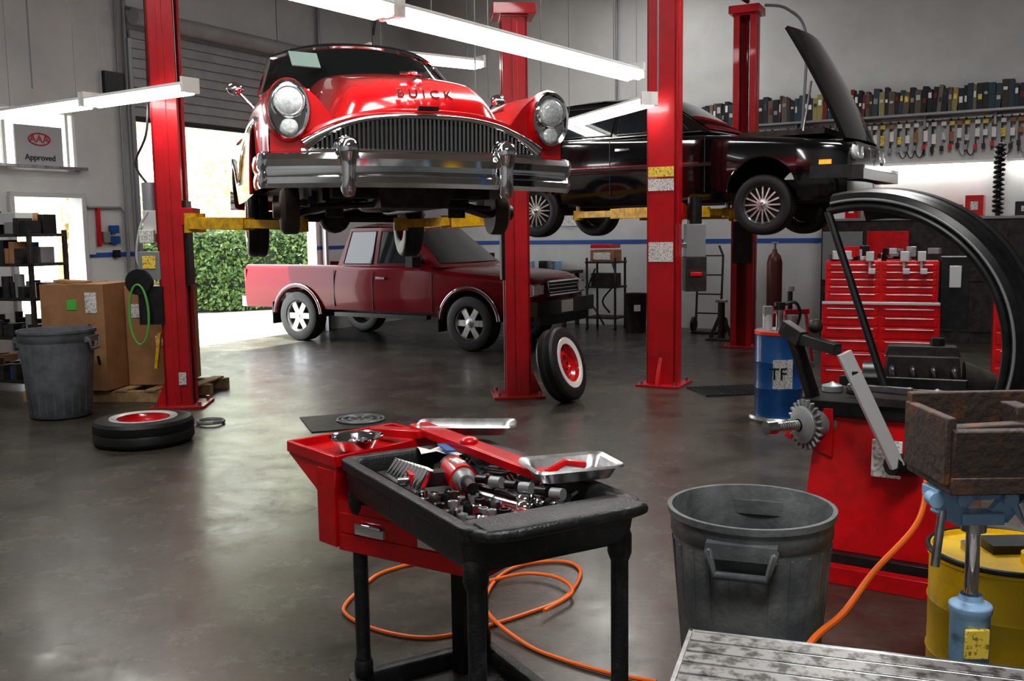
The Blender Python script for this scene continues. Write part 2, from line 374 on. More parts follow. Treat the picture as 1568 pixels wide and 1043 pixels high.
m=MB('lift_power_unit')
m.box((1.93,10.2,1.5),(.2,.18,.34),GREYM);m.cyl((1.93,10.2,1.66),(1.93,10.2,1.95),.075,BLK,seg=20);m.box((1.93,10.2,1.15),(.22,.2,.36),DARK);m.box((1.93,10.09,1.15),(.12,.01,.04),TOOLR)
m.box((1.80,10.14,1.45),(.16,.05,.05),STEEL)
m.done(bev=.004)
m=MB('overhead_hose')
m.tube(smooth([(1.6,10.1,4.95),(2.0,11.0,4.75),(2.6,12.2,4.6),(3.18,13.2,4.6)]),.03,DARK)
m.tube(smooth([(3.4,13.2,4.55),(3.7,13.2,4.5),(3.95,13.2,4.2),(3.95,13.2,3.3),(3.9,13.3,2.0)]),.02,GREYM)
m.done()
m=MB('overhead_cable')
m.tube(smooth([(-2.9,9.25,4.35),(-2.2,9.4,4.1),(-1.4,9.9,3.95),(-1.35,10,3.6)]),.014,BLK)
m.beam((-2.98,9.2,4.1),(-2.0,9.35,4.2),.03,.03,DARK);m.box((-2.7,9.0,3.95),(.12,.08,.05),BLK)
for x,y in((-.2,9.9),(1.45,9.6),(.35,10.6),(-.35,10.5)): m.cyl((x,y,2.95),(x,y,5.95),.008,GREYM,seg=6)
m.done()

# ------------------------------------------------------------------ fluorescent fixtures
def lamp(a,b,z,name='fluorescent_light',w=.16):
    m=MB(name);a=Vector((a[0],a[1],z));b=Vector((b[0],b[1],z));d=(b-a).normalized();x=Vector((-d.y,d.x,0))
    m.beam(a,b,.10,.06,FIXT)
    for s_ in(-1,1):
        m.beam(a+x*s_*.07,b+x*s_*.07,.06,.012,FIXT)
        m.cyl(a+d*.03+x*s_*.05+Vector((0,0,-.055)),b-d*.03+x*s_*.05+Vector((0,0,-.055)),.022,TUBE,seg=12,cap=False)
    for p in(a,b): m.beam(p-d*.015,p+d*.015,.18,.13,FIXT)
    for k in(.12,.88):
        p=a.lerp(b,k); m.cyl(p,p+Vector((0,0,5.95-z)),.004,GREYM,seg=6)
    m.done(bev=.002)
lamp((-.66,5.71),(1.03,8.06),2.9)
lamp((-.70,5.66),(-2.4,3.3),2.9)
lamp((-2.72,8.45),(-3.9,9.24),2.9)
lamp((-3.95,9.27),(-5.2,10.1),2.9)
lamp((1.38,9.7),(.62,11.9),2.9)
lamp((-1.45,10.2),(-.31,11.0),3.49)

# ------------------------------------------------------------------ classic car
car=MB('classic_convertible_car')
zf=[(.78,.93),(.5,.95),(.2,.965),(-.9,.97),(-2.2,.94),(-3.1,.98),(-4.3,.84)]
zh=[(.78,.745),(.765,.79),(.73,.845),(.68,.905),(.6,.96),(.45,1.03),(.2,1.095),(-.3,1.185),(-.9,1.245),(-1.1,1.08),(-2.4,1.05),(-3,1.04),(-3.8,.94),(-4.3,.74)]
def btop(x,y):
    y=abs(y);F=itp(x,zf)-3.2*(y-.785)**2*(1 if y<.785 else 2.5)
    dr=itp(x,[(-4.3,1.5),(-1.2,1.5),(-.9,4.5),(.78,7.0)])
    Hh=itp(x,zh)-.20*y*y-dr*max(0,y-.36)**2
    k=.022;mx=max(F,Hh);return mx+k*log(exp((F-mx)/k)+exp((Hh-mx)/k))-k*.3
def arch(x,x0,r,zc,base):
    d=abs(x-x0)
    return max(base,zc+sqrt(max(r*r-d*d,0))) if d<r else base
bzb=lambda x:max(arch(x,0,.43,.34,.34),arch(x,-3.1,.42,.28,.34))
bW=lambda x:itp(x,[(.78,.895),(.5,.93),(0,.94),(-1,.93),(-2.2,.92),(-3.1,.95),(-4.0,.91),(-4.3,.84)])
xs=[.78,.775,.765,.75,.73,.705,.68,.64,.6,.55,.5]+[.44,.43,.41,.38,.33,.27,.2,.1,0,-.1,-.2,-.27,-.33,-.38,-.41,-.43,-.44]+[-.55-.15*i for i in range(14)]+[-2.66,-2.68,-2.7,-2.74,-2.8,-2.88,-3,-3.1,-3.2,-3.32,-3.4,-3.46,-3.5,-3.52,-3.54,-3.7,-3.9,-4.1,-4.2,-4.3]
def bbow(x,y):
    k=min(1,max(0,(x-.1)/.6));return .12*(1-(y/.95)**2)*k*k
def bm_(c):
    if c.x<-1.9 and c.z<.78 and abs(c.y)>.85: return WHITEP  # rear lower body sides coloured white instead of red
    return RED
car_body(car,xs,btop,bW,bzb,bm_,rc=.13,tum=.25,zm=.62,bow=bbow,rz=.12,nt=26)
for sy in(-1,1): car.sheet([[(.45,sy*.62,z),(-.45,sy*.62,z)] for z in(.3,.88)],DARK)
fx=lambda y:.78+bbow(.78,y)
ZG=.535
gt=lambda y:ZG+.03+.175*(1-min(1,abs(y)/.70)**3.0)
car.sheet([[(fx(y)+.012,y,ZG),(fx(y)+.012,y,gt(y))] for y in[-.69+1.38*i/40 for i in range(41)]],BLK)
for i in range(52):
    y=-.655+1.31*i/51;z1=gt(y)-.012
    car.beam((fx(y)+.035,y,ZG),(fx(y)+.035,y,z1),.0125,.03,CHROME,up=(1,0,0))
path=[(fx(y)+.05,y,gt(y)+.003) for y in[-.70+1.40*i/60 for i in range(61)]]
rad=[.014+.026*(abs(p[1])/.7)**4 for p in path]
car.tube(path,rad,CHROME,10)
car.tube([(fx(y)+.05,y,ZG) for y in[-.72+1.44*i/30 for i in range(31)]],.018,CHROME,8)
car.tube([(fx(y)+.0,y,gt(y*.97)+.03) for y in[-.72+1.44*i/40 for i in range(41)]],.022,RED,8)
prof=[(-.02,.33),(.04,.325),(.075,.35),(.08,.385),(.055,.415),(.05,.425),(.085,.445),(.095,.485),(.07,.52),(.01,.535),(-.03,.53)]
rows=[]
for i in range(49):
    y=-.91+1.82*i/48;bx=.90-.13*(abs(y)/.91)**2.2;rows.append([(bx+dx,y,z+.010*(1-(y/.91)**2)) for dx,z in prof])
def endrows(sy):
    o=[]
    for k in range(1,8):
        a=k/7*pi/2; o.append([(.77-.08+(.08+dx)*cos(a)-(.25*max(0,(k-4)/3)),sy*(.91+(.03+dx*.3)*sin(a)),z) for dx,z in prof])
    return o
rows=endrows(-1)[::-1]+rows+endrows(1)
car.sheet(rows,CHROME)
car.sheet([[(.72+.1*(1-(y/.95)**2),y,.36),(.80+.1*(1-(y/.95)**2),y,.53)] for y in[-.9+1.8*i/12 for i in range(13)]],DARK)
for sy in(-.47,.47):
    car.lathe([(.001,-.19),(.03,-.185),(.045,-.15),(.042,-.03),(.05,.03),(.062,.06),(.066,.09),(.056,.125),(.03,.145),(.001,.15)],CHROME,(.975,sy,.465),(0,0,1),20)
    car.lathe([(.07,-.09),(.075,-.02),(.055,.03),(.03,.055),(.001,.06)],CHROME,(.95,sy,.56),(1,0,.1),20)
ZL=.765
for sy in(-1,1):
    y0=sy*.785;x0=fx(y0)+.03
    def ell(a,b,x,n=36):return [(x,y0+a*cos(2*pi*i/n),ZL+b*sin(2*pi*i/n)) for i in range(n)]
    car.sheet([ell(.130,.182,x0-.16),ell(.128,.180,x0),ell(.118,.168,x0+.035)],RED,True)
    car.sheet([ell(.118,.168,x0+.03),ell(.113,.162,x0+.050),ell(.100,.148,x0+.045),ell(.097,.145,x0+.01),ell(.001,.001,x0+.008)],CHROME,True)
    car.lathe([(.090,0),(.094,.035),(.086,.045),(.082,.035)],CHROME,(x0+.015,y0,ZL+.042),(1,0,0),28)
    car.lathe([(.084,.03),(.068,.052),(.04,.066),(.001,.07)],LENS,(x0+.012,y0,ZL+.042),(1,0,0),28)
    car.lathe([(.048,.0),(.048,.03),(.035,.045),(.001,.05)],LENS,(x0+.012,y0,ZL-.098),(1,0,0),20)
car.ball((.52,0,1.055),.035,CHROME,(1.8,1.0,.5));car.beam((.50,-.07,1.06),(.50,.07,1.06),.04,.012,CHROME);car.lathe([(.03,0),(.026,.015),(.001,.02)],CHROME,(.66,0,.985),(1,0,1.2),20)
car.box((.95,0,.79),(.05,.12,.02),BLK)
def ws(y,t):
    wb=.80-.12*t;yy=y*wb
    return Vector((-.82-.52*t-.42*abs(y)**2.6,yy,1.13+.42*t-.06*t*abs(y)**2))
YS=[-1+2*i/24 for i in range(25)]
car.sheet([[ws(y,t) for y in YS] for t in(0,.25,.5,.75,1)],GLASS)
car.tube([ws(y,1) for y in YS],.022,CHROME,8);car.tube([ws(y,0) for y in YS],.016,CHROME,8)
for sy in(-1,1): car.tube([ws(sy,t) for t in(0,.5,1)],.024,CHROME,8)
TOP=mat('soft_top_fabric',(.012,.012,.013),.8,bump=.3)
rows=[]
for i in range(14):
    t=i/13;x=-1.34-1.47*t;h=1.55+.02*sin(pi*min(1,t*1.5)) if t<.55 else 1.565-.50*((t-.55)/.45)**2
    row=[]
    for j in range(25):
        y=YS[j];xx=x-(.42*abs(y)**2.6)*(1-t);row.append(Vector((xx,y*(.68+.02*t),h-.06*abs(y)**3)))
    rows.append(row)
car.sheet(rows,TOP)
car.tube([r+Vector((.01,0,.008)) for r in rows[0]],.014,TOP,8)
for sy in(-1,1):
    car.sheet([[(-1.42-.1*k,sy*.80,1.03) for k in range(15)],[(-1.80-.05*k,sy*.69,1.47-.004*k) for k in range(15)]],GLASS)
INT=mat('interior_red_vinyl',(.30,.02,.02),.5)
car.box((-1.9,0,.98),(.2,1.3,.5),INT);car.box((-2.7,0,.98),(.2,1.25,.45),INT);car.box((-1.12,0,1.08),(.25,1.3,.12),INT)
car.tube([(-1.45,.36+.2*cos(a),1.15+.2*sin(a)) for a in[i*pi/12 for i in range(24)]],.012,WHITEP,8,True)
car.box((-1.06,-.48,1.38),(.01,.22,.15),mat('sticker_pale',(.35,.5,.45),.6),rot=(0,-38,12))
for sy in(-1,1):
    car.cyl((-.95,sy*.86,.98),(-.92,sy*.98,1.10),.01,CHROME,seg=8);car.ball((-.9,sy*1.0,1.12),.06,CHROME,(.6,1,.8))
    car.tube(smooth([(.4,sy*.94,.76),(-.6,sy*.935,.79),(-1.6,sy*.93,.70),(-2.4,sy*.925,.5),(-2.7,sy*.94,.66),(-3.0,sy*.955,.76),(-4.1,sy*.91,.76)]),.014,CHROME,8)
    car.tube([( .0+.45*cos(a),sy*.93,.34+.45*sin(a)) for a in[i*pi/16 for i in range(17)]],.012,RED,6)
car.sheet([[(-4.36-dx,y,z) for dx,z in prof] for y in[-.93+1.86*i/12 for i in range(13)]],CHROME)
for sy in(-1,1): car.beam((.6,sy*.38,.36),(-4.0,sy*.48,.36),.09,.12,DARK)
for x in(.45,-.05,-.9,-2.0,-2.8,-3.8): car.beam((x,-.5,.34),(x,.5,.34),.14,.10,DARK)
car.box((.2,0,.34),(.75,.42,.22),DARK,taper=1.3);car.cyl((-.3,0,.36),(-1.2,0,.34),.14,DARK,r2=.1);car.cyl((-1.2,0,.34),(-3.0,0,.32),.05,DARK);car.ball((-3.1,0,.24),.16,DARK);car.cyl((-3.1,-.7,.24),(-3.1,.7,.24),.05,DARK)
car.sheet([[(.4,-.88,.42),(.4,.88,.42)],[(-.45,-.6,.44),(-.45,.6,.44)],[(-4.2,-.85,.42),(-4.2,.85,.42)]],DARK)
IRON=mat('brake_drum_iron',(.09,.07,.06),.5,.6)
for sy in(-1,1):
    car.beam((.1,sy*.3,.3),(0,sy*.66,.2),.16,.04,DARK);car.cyl((.0,sy*.42,.18),(.0,sy*.42,.5),.06,DARK)
    car.lathe([(.001,0),(.15,0),(.155,.02),(.155,.09),(.13,.11),(.06,.12),(.05,.16),(.001,.16)],IRON,(0,sy*.66,.22),(0,sy,0),28)
    car.tube(smooth([(.0,sy*.25,.3),(-.8,sy*.34,.27),(-2.2,sy*.36,.27),(-3.2,sy*.5,.32),(-4.2,sy*.5,.28)]),.028,DARK,8)
    car.tube([(.35,sy*.1,.26),(.2,sy*.6,.24)],.018,DARK)
    car.tube([(.1,sy*.15,.30),(-.1,sy*.6,.22)],.012,STEEL);car.beam((-.9,sy*.5,.30),(-.9,sy*.75,.33),.08,.05,DARK)
    wheel(car,(-3.1,sy*.74,.20),(0,sy,0),.35,.19,.19,rimm=RED,nsp=0,wall=.065)
co=car.done((-.775,6.63,1.545),ang=40,rot=(R(-.9),0,R(-72)))
t=text('BUICK',.085,(.860,0,.880),(R(56),0,R(90)),CHROME,co,'hood_letters',.008,1.55)

# ------------------------------------------------------------------ pickup truck
tr=MB('pickup_truck')
tc_=[(.86,.84),(.83,.96),(.75,1.03),(.6,1.07),(-.2,1.13),(-.6,1.16)]
def ttop(x,y):
    if x>-2.42: return (itp(x,tc_) if x>-.6 else 1.16)-.07*(y/.8)**4*(1 if x>-.6 else 0)
    return .78 if abs(y)<.72 else 1.16
tzb=lambda x:max(arch(x,0,.47,.38,.50),arch(x,-3.15,.46,.38,.50))
txs=[.86,.85,.83,.8,.75,.68,.6]+dense(.48,.36,5)+dense(.3,-.3,8)+dense(-.36,-.48,5)+dense(-.7,-2.41,10)+[-2.43,-2.55]+dense(-2.68,-2.78,5)+dense(-2.85,-3.45,8)+dense(-3.5,-3.62,5)+[-3.8,-4.1,-4.28]
txs=sorted(set(txs),reverse=True)
tW=lambda x:.845-(.09*max(0,(x-.5)/.36)**2)
car_body(tr,txs,ttop,tW,tzb,lambda c:TRUCK,rc=.09,tum=.3,zm=.78,bow=lambda x,y:.12*(1-(y/.85)**2)*max(0,min(1,(x-.3)/.5)),nt=24,rz=.08)
def gh(mb,bx0,bx1,tx0,tx1,z0,z1,w0,w1,body,cuts,crown=.03):
    NY=12
    rb=[]
    for t in dense(0,1,6):
        x=tx1+(tx0-tx1)*t; zz=z1+crown*sin(pi*t)-.012
        rb.append([(x,w1*yy,zz-crown*.8*abs(yy)**3) for yy in dense(-1,1,NY)])
    mb.sheet(rb,body)
    c=crown*.8+.012
    zt=z1-c
    def P(x,z,sy):
        t=(z-z0)/(zt-z0);return Vector((x,sy*(w0+(w1-w0)*t),z))
    for sy in(-1,1):
        mb.add([P(bx1,z0,sy),P(bx0,z0,sy),P(tx0,zt,sy),P(tx1,zt,sy)],[(0,1,2,3)],body)
        for (a0,a1,b0,b1) in cuts:
            q=[P(a0,z0+.04,sy),P(a1,z0+.04,sy),P(b1,zt-.05,sy),P(b0,zt-.05,sy)]
            off=Vector((0,sy*.008,.002));mb.add([v+off for v in q],[(0,1,2,3)],DGLASS)
            q2=[v+off*1.2 for v in q];mb.tube(q2,.01,BLK,6,True)
    def face(xb,xt,o):
        a=[Vector((xb+.08*o*(1-y*y),y*w0,z0)) for y in dense(-1,1,8)];b=[Vector((xt+.04*o*(1-y*y),y*w1,zt+(1-abs(y)**3)*crown*.6)) for y in dense(-1,1,8)]
        mb.sheet([a,b],body)
        g=Vector((o*.01,0,.008))
        ga=[a[i].lerp(b[i],.08)+g for i in range(9)];gb=[a[i].lerp(b[i],.88)+g for i in range(9)]
        for v in ga+gb: v.y*=.93
        mb.sheet([ga,gb],DGLASS)
    face(bx0,tx0,1);face(bx1,tx1,-1)
gh(tr,-.50,-2.38,-1.18,-2.22,1.14,1.75,.79,.64,TRUCK,[(-.76,-1.62,-1.24,-1.62),(-1.72,-2.26,-1.72,-2.18)],crown=.05)
FLARE=mat('truck_flare',(.08,.003,.010),.3,0,.4)
for sy in(-1,1):
    tr.box((-.62,sy*.845,.80),(.010,.01,.56),BLK);tr.box((-1.68,sy*.845,.80),(.010,.01,.56),BLK);tr.box((-2.42,sy*.845,.82),(.02,.01,.54),BLK)
    tr.box((-1.52,sy*.855,.98),(.16,.03,.03),CHROME);tr.box((-.85,sy*.95,1.22),(.12,.2,.15),BLK);tr.box((-.79,sy*.95,1.22),(.01,.17,.12),DGLASS)
    tr.box((-1.55,sy*.82,.44),(1.7,.1,.06),BLK)
    for x0,r0 in((0,.47),(-3.15,.46)):
        tr.tube([(x0+(r0+.01)*cos(a),sy*.845,.38+(r0+.01)*sin(a)) for a in dense(.1,pi-.1,16)],.035,FLARE,8)
        tr.tube([(x0+(r0+.035)*cos(a),sy*.872,.38+(r0+.035)*sin(a)) for a in dense(.1,pi-.1,16)],.008,CHROME,6)
    tr.box((-.5,sy*.78,.42),(.02,.2,.34),BLK);tr.box((-3.66,sy*.78,.42),(.02,.2,.34),BLK)
    wheel(tr,(0,sy*.74,.385),(0,sy,0),.385,.26,.22,nsp=6,spw=.085)
    wheel(tr,(-3.15,sy*.74,.385),(0,sy,0),.385,.26,.22,nsp=6,spw=.085)
    tr.box((.90,sy*.58,.84),(.06,.30,.16),CHROME);tr.box((.935,sy*.58,.84),(.02,.26,.12),LENS);tr.box((.84,sy*.76,.84),(.12,.08,.13),LENS)
    tr.box((.97,sy*.45,.5),(.06,.16,.09),LENS)
tr.box((.97,0,.85),(.05,.82,.18),BLK);tr.tube([(1.0,y,z) for y,z in((-.42,.76),(.42,.76),(.42,.94),(-.42,.94))],.018,CHROME,8,True)
for i in range(3): tr.box((1.0,0,.80+.05*i),(.02,.80,.012),CHROME)
tr.box((.98,0,.60),(.14,1.62,.20),mat('bumper_dark_chrome',(.12,.12,.12),.15,1));tr.box((.97,0,.44),(.1,1.4,.14),BLK);tr.box((1.055,.0,.60),(.01,.32,.16),WHT)
tr.box((-4.33,0,.58),(.14,1.6,.16),CHROME);tr.box((-1.6,0,.5),(4.6,.8,.2),DARK)
tr.cyl((-3.15,-.7,.385),(-3.15,.7,.385),.06,DARK);tr.cyl((0,-.7,.385),(0,.7,.385),.05,DARK)
for sy in(-1,1): tr.box((-4.27,sy*.78,.95),(.03,.12,.28),TOOLR)
tr.done((-.53+.525*.76,13.14+.85*.76,0),-31.7,ang=35,bev=.003)

# ------------------------------------------------------------------ black sedan
bs=MB('black_sedan_car')
sc=[(.82,.70),(.78,.78),(.6,.82),(-.5,.93),(-.7,.95),(-2.9,.98),(-3.3,.99),(-3.85,.95),(-3.9,.85)]
def stop(x,y): return itp(x,sc)-.04*(y/.8)**4
szb=lambda x:max(arch(x,0,.36,.28,.22),arch(x,-2.76,.36,.28,.22))
sxs=sorted(set([.82,.8,.76,.68,.55]+dense(.37,.28,5)+dense(.24,-.24,7)+dense(-.28,-.37,5)+dense(-.5,-2.3,10)+dense(-2.39,-2.48,5)+dense(-2.52,-3.0,7)+dense(-3.04,-3.13,5)+[-3.3,-3.6,-3.8,-3.88,-3.9]),reverse=True)
car_body(bs,sxs,stop,lambda x:.865-.1*max(0,(x-.4)/.42)**2-.08*max(0,(-3.3-x)/.6)**2,szb,lambda c:BLKP,rc=.09,tum=.2,zm=.6,bow=lambda x,y:.1*(1-(y/.86)**2)*max(0,min(1,(x-.3)/.5)),rz=.06)
gh(bs,-.6,-3.15,-1.25,-2.55,.94,1.40,.74,.58,BLKP,[(-.85,-1.72,-1.28,-1.72),(-1.80,-2.62,-1.80,-2.42)])
for sy in(-1,1):
    bs.box((-1.4,sy*.87,.60),(1.7,.02,.045),BLK);bs.box((-1.4,sy*.878,.615),(1.7,.006,.012),CHROME)
    for x in(-.62,-1.75): bs.box((x,sy*.868,.6),(.008,.006,.6),DARK)
    for x in(-1.6,-2.5): bs.box((x,sy*.875,.80),(.15,.025,.025),CHROME)
    bs.tube([(-.7-.2*k,sy*.755,.955) for k in range(13)],.008,CHROME,6)
    wheel(bs,(0,sy*.74,.15),(0,sy,0),.315,.21,.195,nsp=16,spw=.018)
    wheel(bs,(-2.76,sy*.74,.15),(0,sy,0),.315,.21,.195,nsp=16,spw=.018)
    bs.box((.62,sy*.835,.56),(.16,.02,.045),AMBER);bs.box((-.95,sy*.93,1.0),(.1,.16,.1),BLKP)
    for k in(.38,.6): bs.lathe([(.085,0),(.085,.03),(.06,.045),(.001,.05)],LENS,(.855,sy*k,.66),(1,0,0),20)
    bs.tube([(.37*cos(a),sy*.862,.28+.37*sin(a)) for a in dense(.05,pi-.05,14)],.008,BLKP,6)
bs.box((.93,0,.45),(.16,1.64,.14),BLK);bs.box((1.015,0,.5),(.012,1.6,.03),CHROME);bs.box((.90,0,.66),(.04,.26,.14),CHROME);bs.box((.88,0,.68),(.03,1.3,.16),BLK)
for sy in(-1,1): bs.beam((.9,sy*.8,.46),(.5,sy*.865,.46),.04,.13,BLK)
bs.box((-3.95,0,.45),(.12,1.6,.14),BLK)
bs.box((-1.5,0,.24),(4.2,1.2,.1),DARK);bs.box((0,0,.3),(.8,.7,.24),DARK);bs.cyl((-2.76,-.7,.15),(-2.76,.7,.15),.05,DARK);bs.cyl((0,-.7,.15),(0,.7,.15),.04,DARK)
bs.box((.1,0,.90),(.9,1.1,.06),DARK)
rows=[]
for t in dense(0,1,8):
    x=.80-.62*t;z=.80+1.17*t;rows.append([(x+.07*(1-yy*yy),yy*(.68-.03*t),z+.05*sin(pi*t)) for yy in dense(-1,1,10)])
HOODM=mat('hood_underside_black',(.006,.006,.007),.6,spec=.2)
inn=[[(p[0]-.035,p[1]*.97,p[2]-.02) for p in r] for r in rows]
bs.sheet(rows,BLKP);bs.sheet(inn,HOODM)
for e in(0,-1): bs.sheet([[r[e] for r in rows],[r[e] for r in inn]],HOODM)
bs.sheet([rows[-1],inn[-1]],HOODM)
for yy in(-.4,0,.4): bs.beam((rows[0][5][0]-.06,yy,.84),(rows[-1][5][0]-.06,yy,1.93),.06,.02,HOODM)
for sy in(-1,1): bs.cyl((.35,sy*.6,.9),(.42,sy*.6,1.4),.012,STEEL,seg=8)
nx,ny=sin(R(32.8)),cos(R(32.8))
bs.done((2.65+nx*.78,10.2+ny*.78,1.71),-32.8,ang=35)

# ------------------------------------------------------------------ whitewall tires
m=MB('whitewall_tire');wheel(m,(0,0,.1),(0,0,1),.38,.2,.205,rimm=RED,nsp=0,wall=.05);m.done((-2.93,7.55,.004))
m=MB('whitewall_tire');wheel(m,(0,0,0),(.86,-.45,.28),.355,.19,.19,rimm=RED,nsp=0,wall=.055)
m.done((.47,9.12,.352))
m=MB('air_hose_coil')
m.tube([( .0+.11*cos(a),.11*sin(a),.014+.008*a/6) for a in dense(0,12,40)],.012,GREYM);m.done((-2.62,8.25,0))

# ------------------------------------------------------------------ trash cans
def can(name,loc,r0,r1,h,mm,rz=0):
    m=MB(name)
    m.lathe([(.001,.02),(r0*.95,.01),(r0,.03),(r0+(r1-r0)*.5,h*.45),(r1*.975,h*.86),(r1*.975,h*.87),(r1,h*.88),(r1,h*.965),(r1*1.035,h*.968),(r1*1.04,h),(r1*.985,h),(r1*.96,h*.95),(r1*.94,h*.85),(r0*.94,.05),(.001,.045)],mm,seg=56)
    for sy in(0,1):
        a=pi*sy+R(rz);c=Vector((cos(a),sin(a),0));t=Vector((-c.y,c.x,0))
        p=[c*(r1*1.0)+t*-.10+Vector((0,0,h*.90)),c*(r1*1.06)+t*-.10+Vector((0,0,h*.89)),c*(r1*1.08)+t*-.08+Vector((0,0,h*.78)),c*(r1*1.08)+t*.08+Vector((0,0,h*.78)),c*(r1*1.06)+t*.10+Vector((0,0,h*.89)),c*r1*1.0+t*.10+Vector((0,0,h*.90))]
        m.tube(p,.014,mm,8)
        m.beam(c*(r1*.985)+t*-.11+Vector((0,0,h*.89)),c*(r1*.985)+t*.11+Vector((0,0,h*.89)),.05,.05,mm)
    for i in range(24):
        a=2*pi*i/24;c=Vector((cos(a),sin(a),0));m.beam(c*(r0*.995)+Vector((0,0,.05)),c*(r1*.965)+Vector((0,0,h*.84)),.012,.012,mm,up=c)
    m.done(loc,ang=50)
can('trash_can',(.80,3.18,0),.215,.268,.69,GCAN,250)
can('trash_can',(-4.13,8.72,0),.26,.32,.80,GCAN2,0)

# ------------------------------------------------------------------ black utility cart + red tool cart
CX,CY=-.109,2.797;CR=degrees(atan2(-.870,.493))
u=MB('utility_cart')
def tray(z,h,L=.90,Wd=.52,rim=.026,fl=.03):
    def ring(k,zz,cr=.045):
        o=[]
        for (cx,cy,a0) in((1,1,0),(-1,1,90),(-1,-1,180),(1,-1,270)):
            ax,ay=cx*(L/2-k-cr),cy*(Wd/2-k-cr)
            for j in range(6): a=R(a0+90*j/5);o.append((ax+cr*cos(a),ay+cr*sin(a),zz))
        return o
    rs=[ring(.02,z-h),ring(.008,z-h+.02),ring(.0,z-.035),ring(-.008,z-.03),ring(-.01,z),ring(.0,z+.004),ring(rim,z),ring(rim+.008,z-.01),ring(rim+.015,z-h+fl)]
    u.sheet(rs,CARTB,True);u.add(rs[-1],[tuple(range(24))],CARTB);u.add(rs[0],[tuple(range(24))],CARTB)
tray(.90,.12,fl=.05);tray(.17,.08)
u.box((.465,0,.895),(.09,.46,.026),CARTB);u.tube([(.44,-.24,.885),(.50,-.23,.892),(.52,-.18,.895),(.52,.18,.895),(.50,.23,.892),(.44,.24,.885)],.016,CARTB,10)
u.box((.41,0,.89),(.09,.46,.018),CARTB)
for sx in(-1,1):
    for sy in(-1,1):
        x,y=sx*.41,sy*.22
        u.cyl((x,y,.1),(x,y,.80),.024,CARTB,seg=20);u.lathe([(.026,0),(.033,.02),(.033,.07),(.026,.09)],CARTB,(x,y,.73));u.lathe([(.026,0),(.031,.01),(.031,.05),(.026,.06)],CARTB,(x,y,.17))
        u.cyl((x,y,.06),(x,y,.11),.02,STEEL);u.cyl((x-.01,y-.015,.038),(x-.01,y+.015,.038),.038,RUB,seg=20)
u.done((CX,CY,0),CR,bev=.003,ang=45)
CT=TM((CX,CY,0),CR)
m=MB('red_tool_cart')
ra=degrees(atan2(-.34,.53))
m.T=TM((-.574,3.07,0),ra)
m.box((.282,.214,.675),(.565,.43,.165),TOOLR);m.box((.282,-.004,.69),(.53,.011,.064),TOOLR);m.box((.282,-.004,.625),(.53,.011,.055),TOOLR)
for x in(.146,.40): m.tube([(x-.055,-.008,.69),(x-.05,-.023,.695),(x+.05,-.023,.695),(x+.055,-.008,.69)],.008,CHROME,8);m.box((x,-.015,.677),(.118,.013,.028),ALUD)
m.box((.27,.30,.34),(.05,.05,.52),BLK);m.box((.27,.30,.05),(.30,.22,.03),BLK)
for a,b in((.14,.22),(.40,.22),(.14,.38),(.40,.38)): m.cyl((a-.012,b,.03),(a+.012,b,.03),.03,RUB,seg=14)
m.T=Matrix()
qn=[(-.585,3.07),(-.30,3.36),(-.37,3.43),(-.655,3.14)]
m.prism([(x,y,.60) for x,y in qn],(0,0,.255),TOOLR)
q2=[(-.575,3.06),(-.275,3.37),(-.455,3.60),(-.783,3.31)]
m.hull([Vector((x,y,.775)) for x,y in qn],[Vector((x,y,.862)) for x,y in q2],TOOLR)
m.prism([(x,y,.859) for x,y in q2],(0,0,.022),TOOLR)
for i in range(4):
    a=q2[i];b=q2[(i+1)%4];m.beam((a[0],a[1],.888),(b[0],b[1],.888),.016,.036,TOOLR)
m.done(bev=.004)
def onT(name):
    mm=MB(name);mm.T=CT;return mm
m=MB('parts_bowl');m.lathe([(.001,.006),(.055,.0),(.068,.02),(.084,.05),(.092,.053),(.092,.048),(.080,.044),(.064,.018),(.001,.012)],CHROME,seg=36)
for i in range(9):
    a=random.random()*6.28;r=random.uniform(0,.04);m.cyl((r*cos(a),r*sin(a),.018),(r*cos(a)+random.uniform(-.02,.02),r*sin(a)+.015,.034),.009,STEEL,seg=8)
m.done((-.535,3.235,.884))
def dish(name,L,Wd,h,mm):
    m=MB(name)
    def ring(k,z,cr=.03):
        o=[]
        for (cx,cy,a0) in((1,1,0),(-1,1,90),(-1,-1,180),(1,-1,270)):
            for j in range(5): a=R(a0+22.5*j);o.append((cx*(L/2-k-cr)+cr*cos(a),cy*(Wd/2-k-cr)+cr*sin(a),z))
        return o
    rs=[ring(.02,.0),ring(.003,h*.9),ring(-.008,h),ring(-.012,h-.004),ring(-.008,h+.003),ring(.006,h*.9),ring(.022,.005)]
    m.sheet(rs,mm,True);m.add(rs[-1],[tuple(range(20))],mm);m.add(rs[0],[tuple(range(20))],mm);return m
m=dish('steel_parts_tray',.33,.12,.036,ALU);m.done((-.165,3.37,.912),-4)
m=dish('steel_parts_tray',.25,.18,.04,ALU)
m.tube([(-.08,-.02,.02),(-.02,.0,.04),(.055,.03,.02)],.011,TOOLR);m.cyl((.0,-.05,.015),(.08,-.03,.015),.01,STEEL);m.done((.165,2.75,.912),18)
w=onT('impact_wrench');z=.895
def W3(x,y,dz=0): return (x,y,z+dz)
w.cyl(W3(-.14,-.01),W3(-.01,-.04),.042,TOOLR,seg=20);w.cyl(W3(-.01,-.04),W3(.03,-.05),.036,GREYM,r2=.024,seg=20);w.cyl(W3(.03,-.05),W3(.10,-.066),.018,BLK,seg=12)
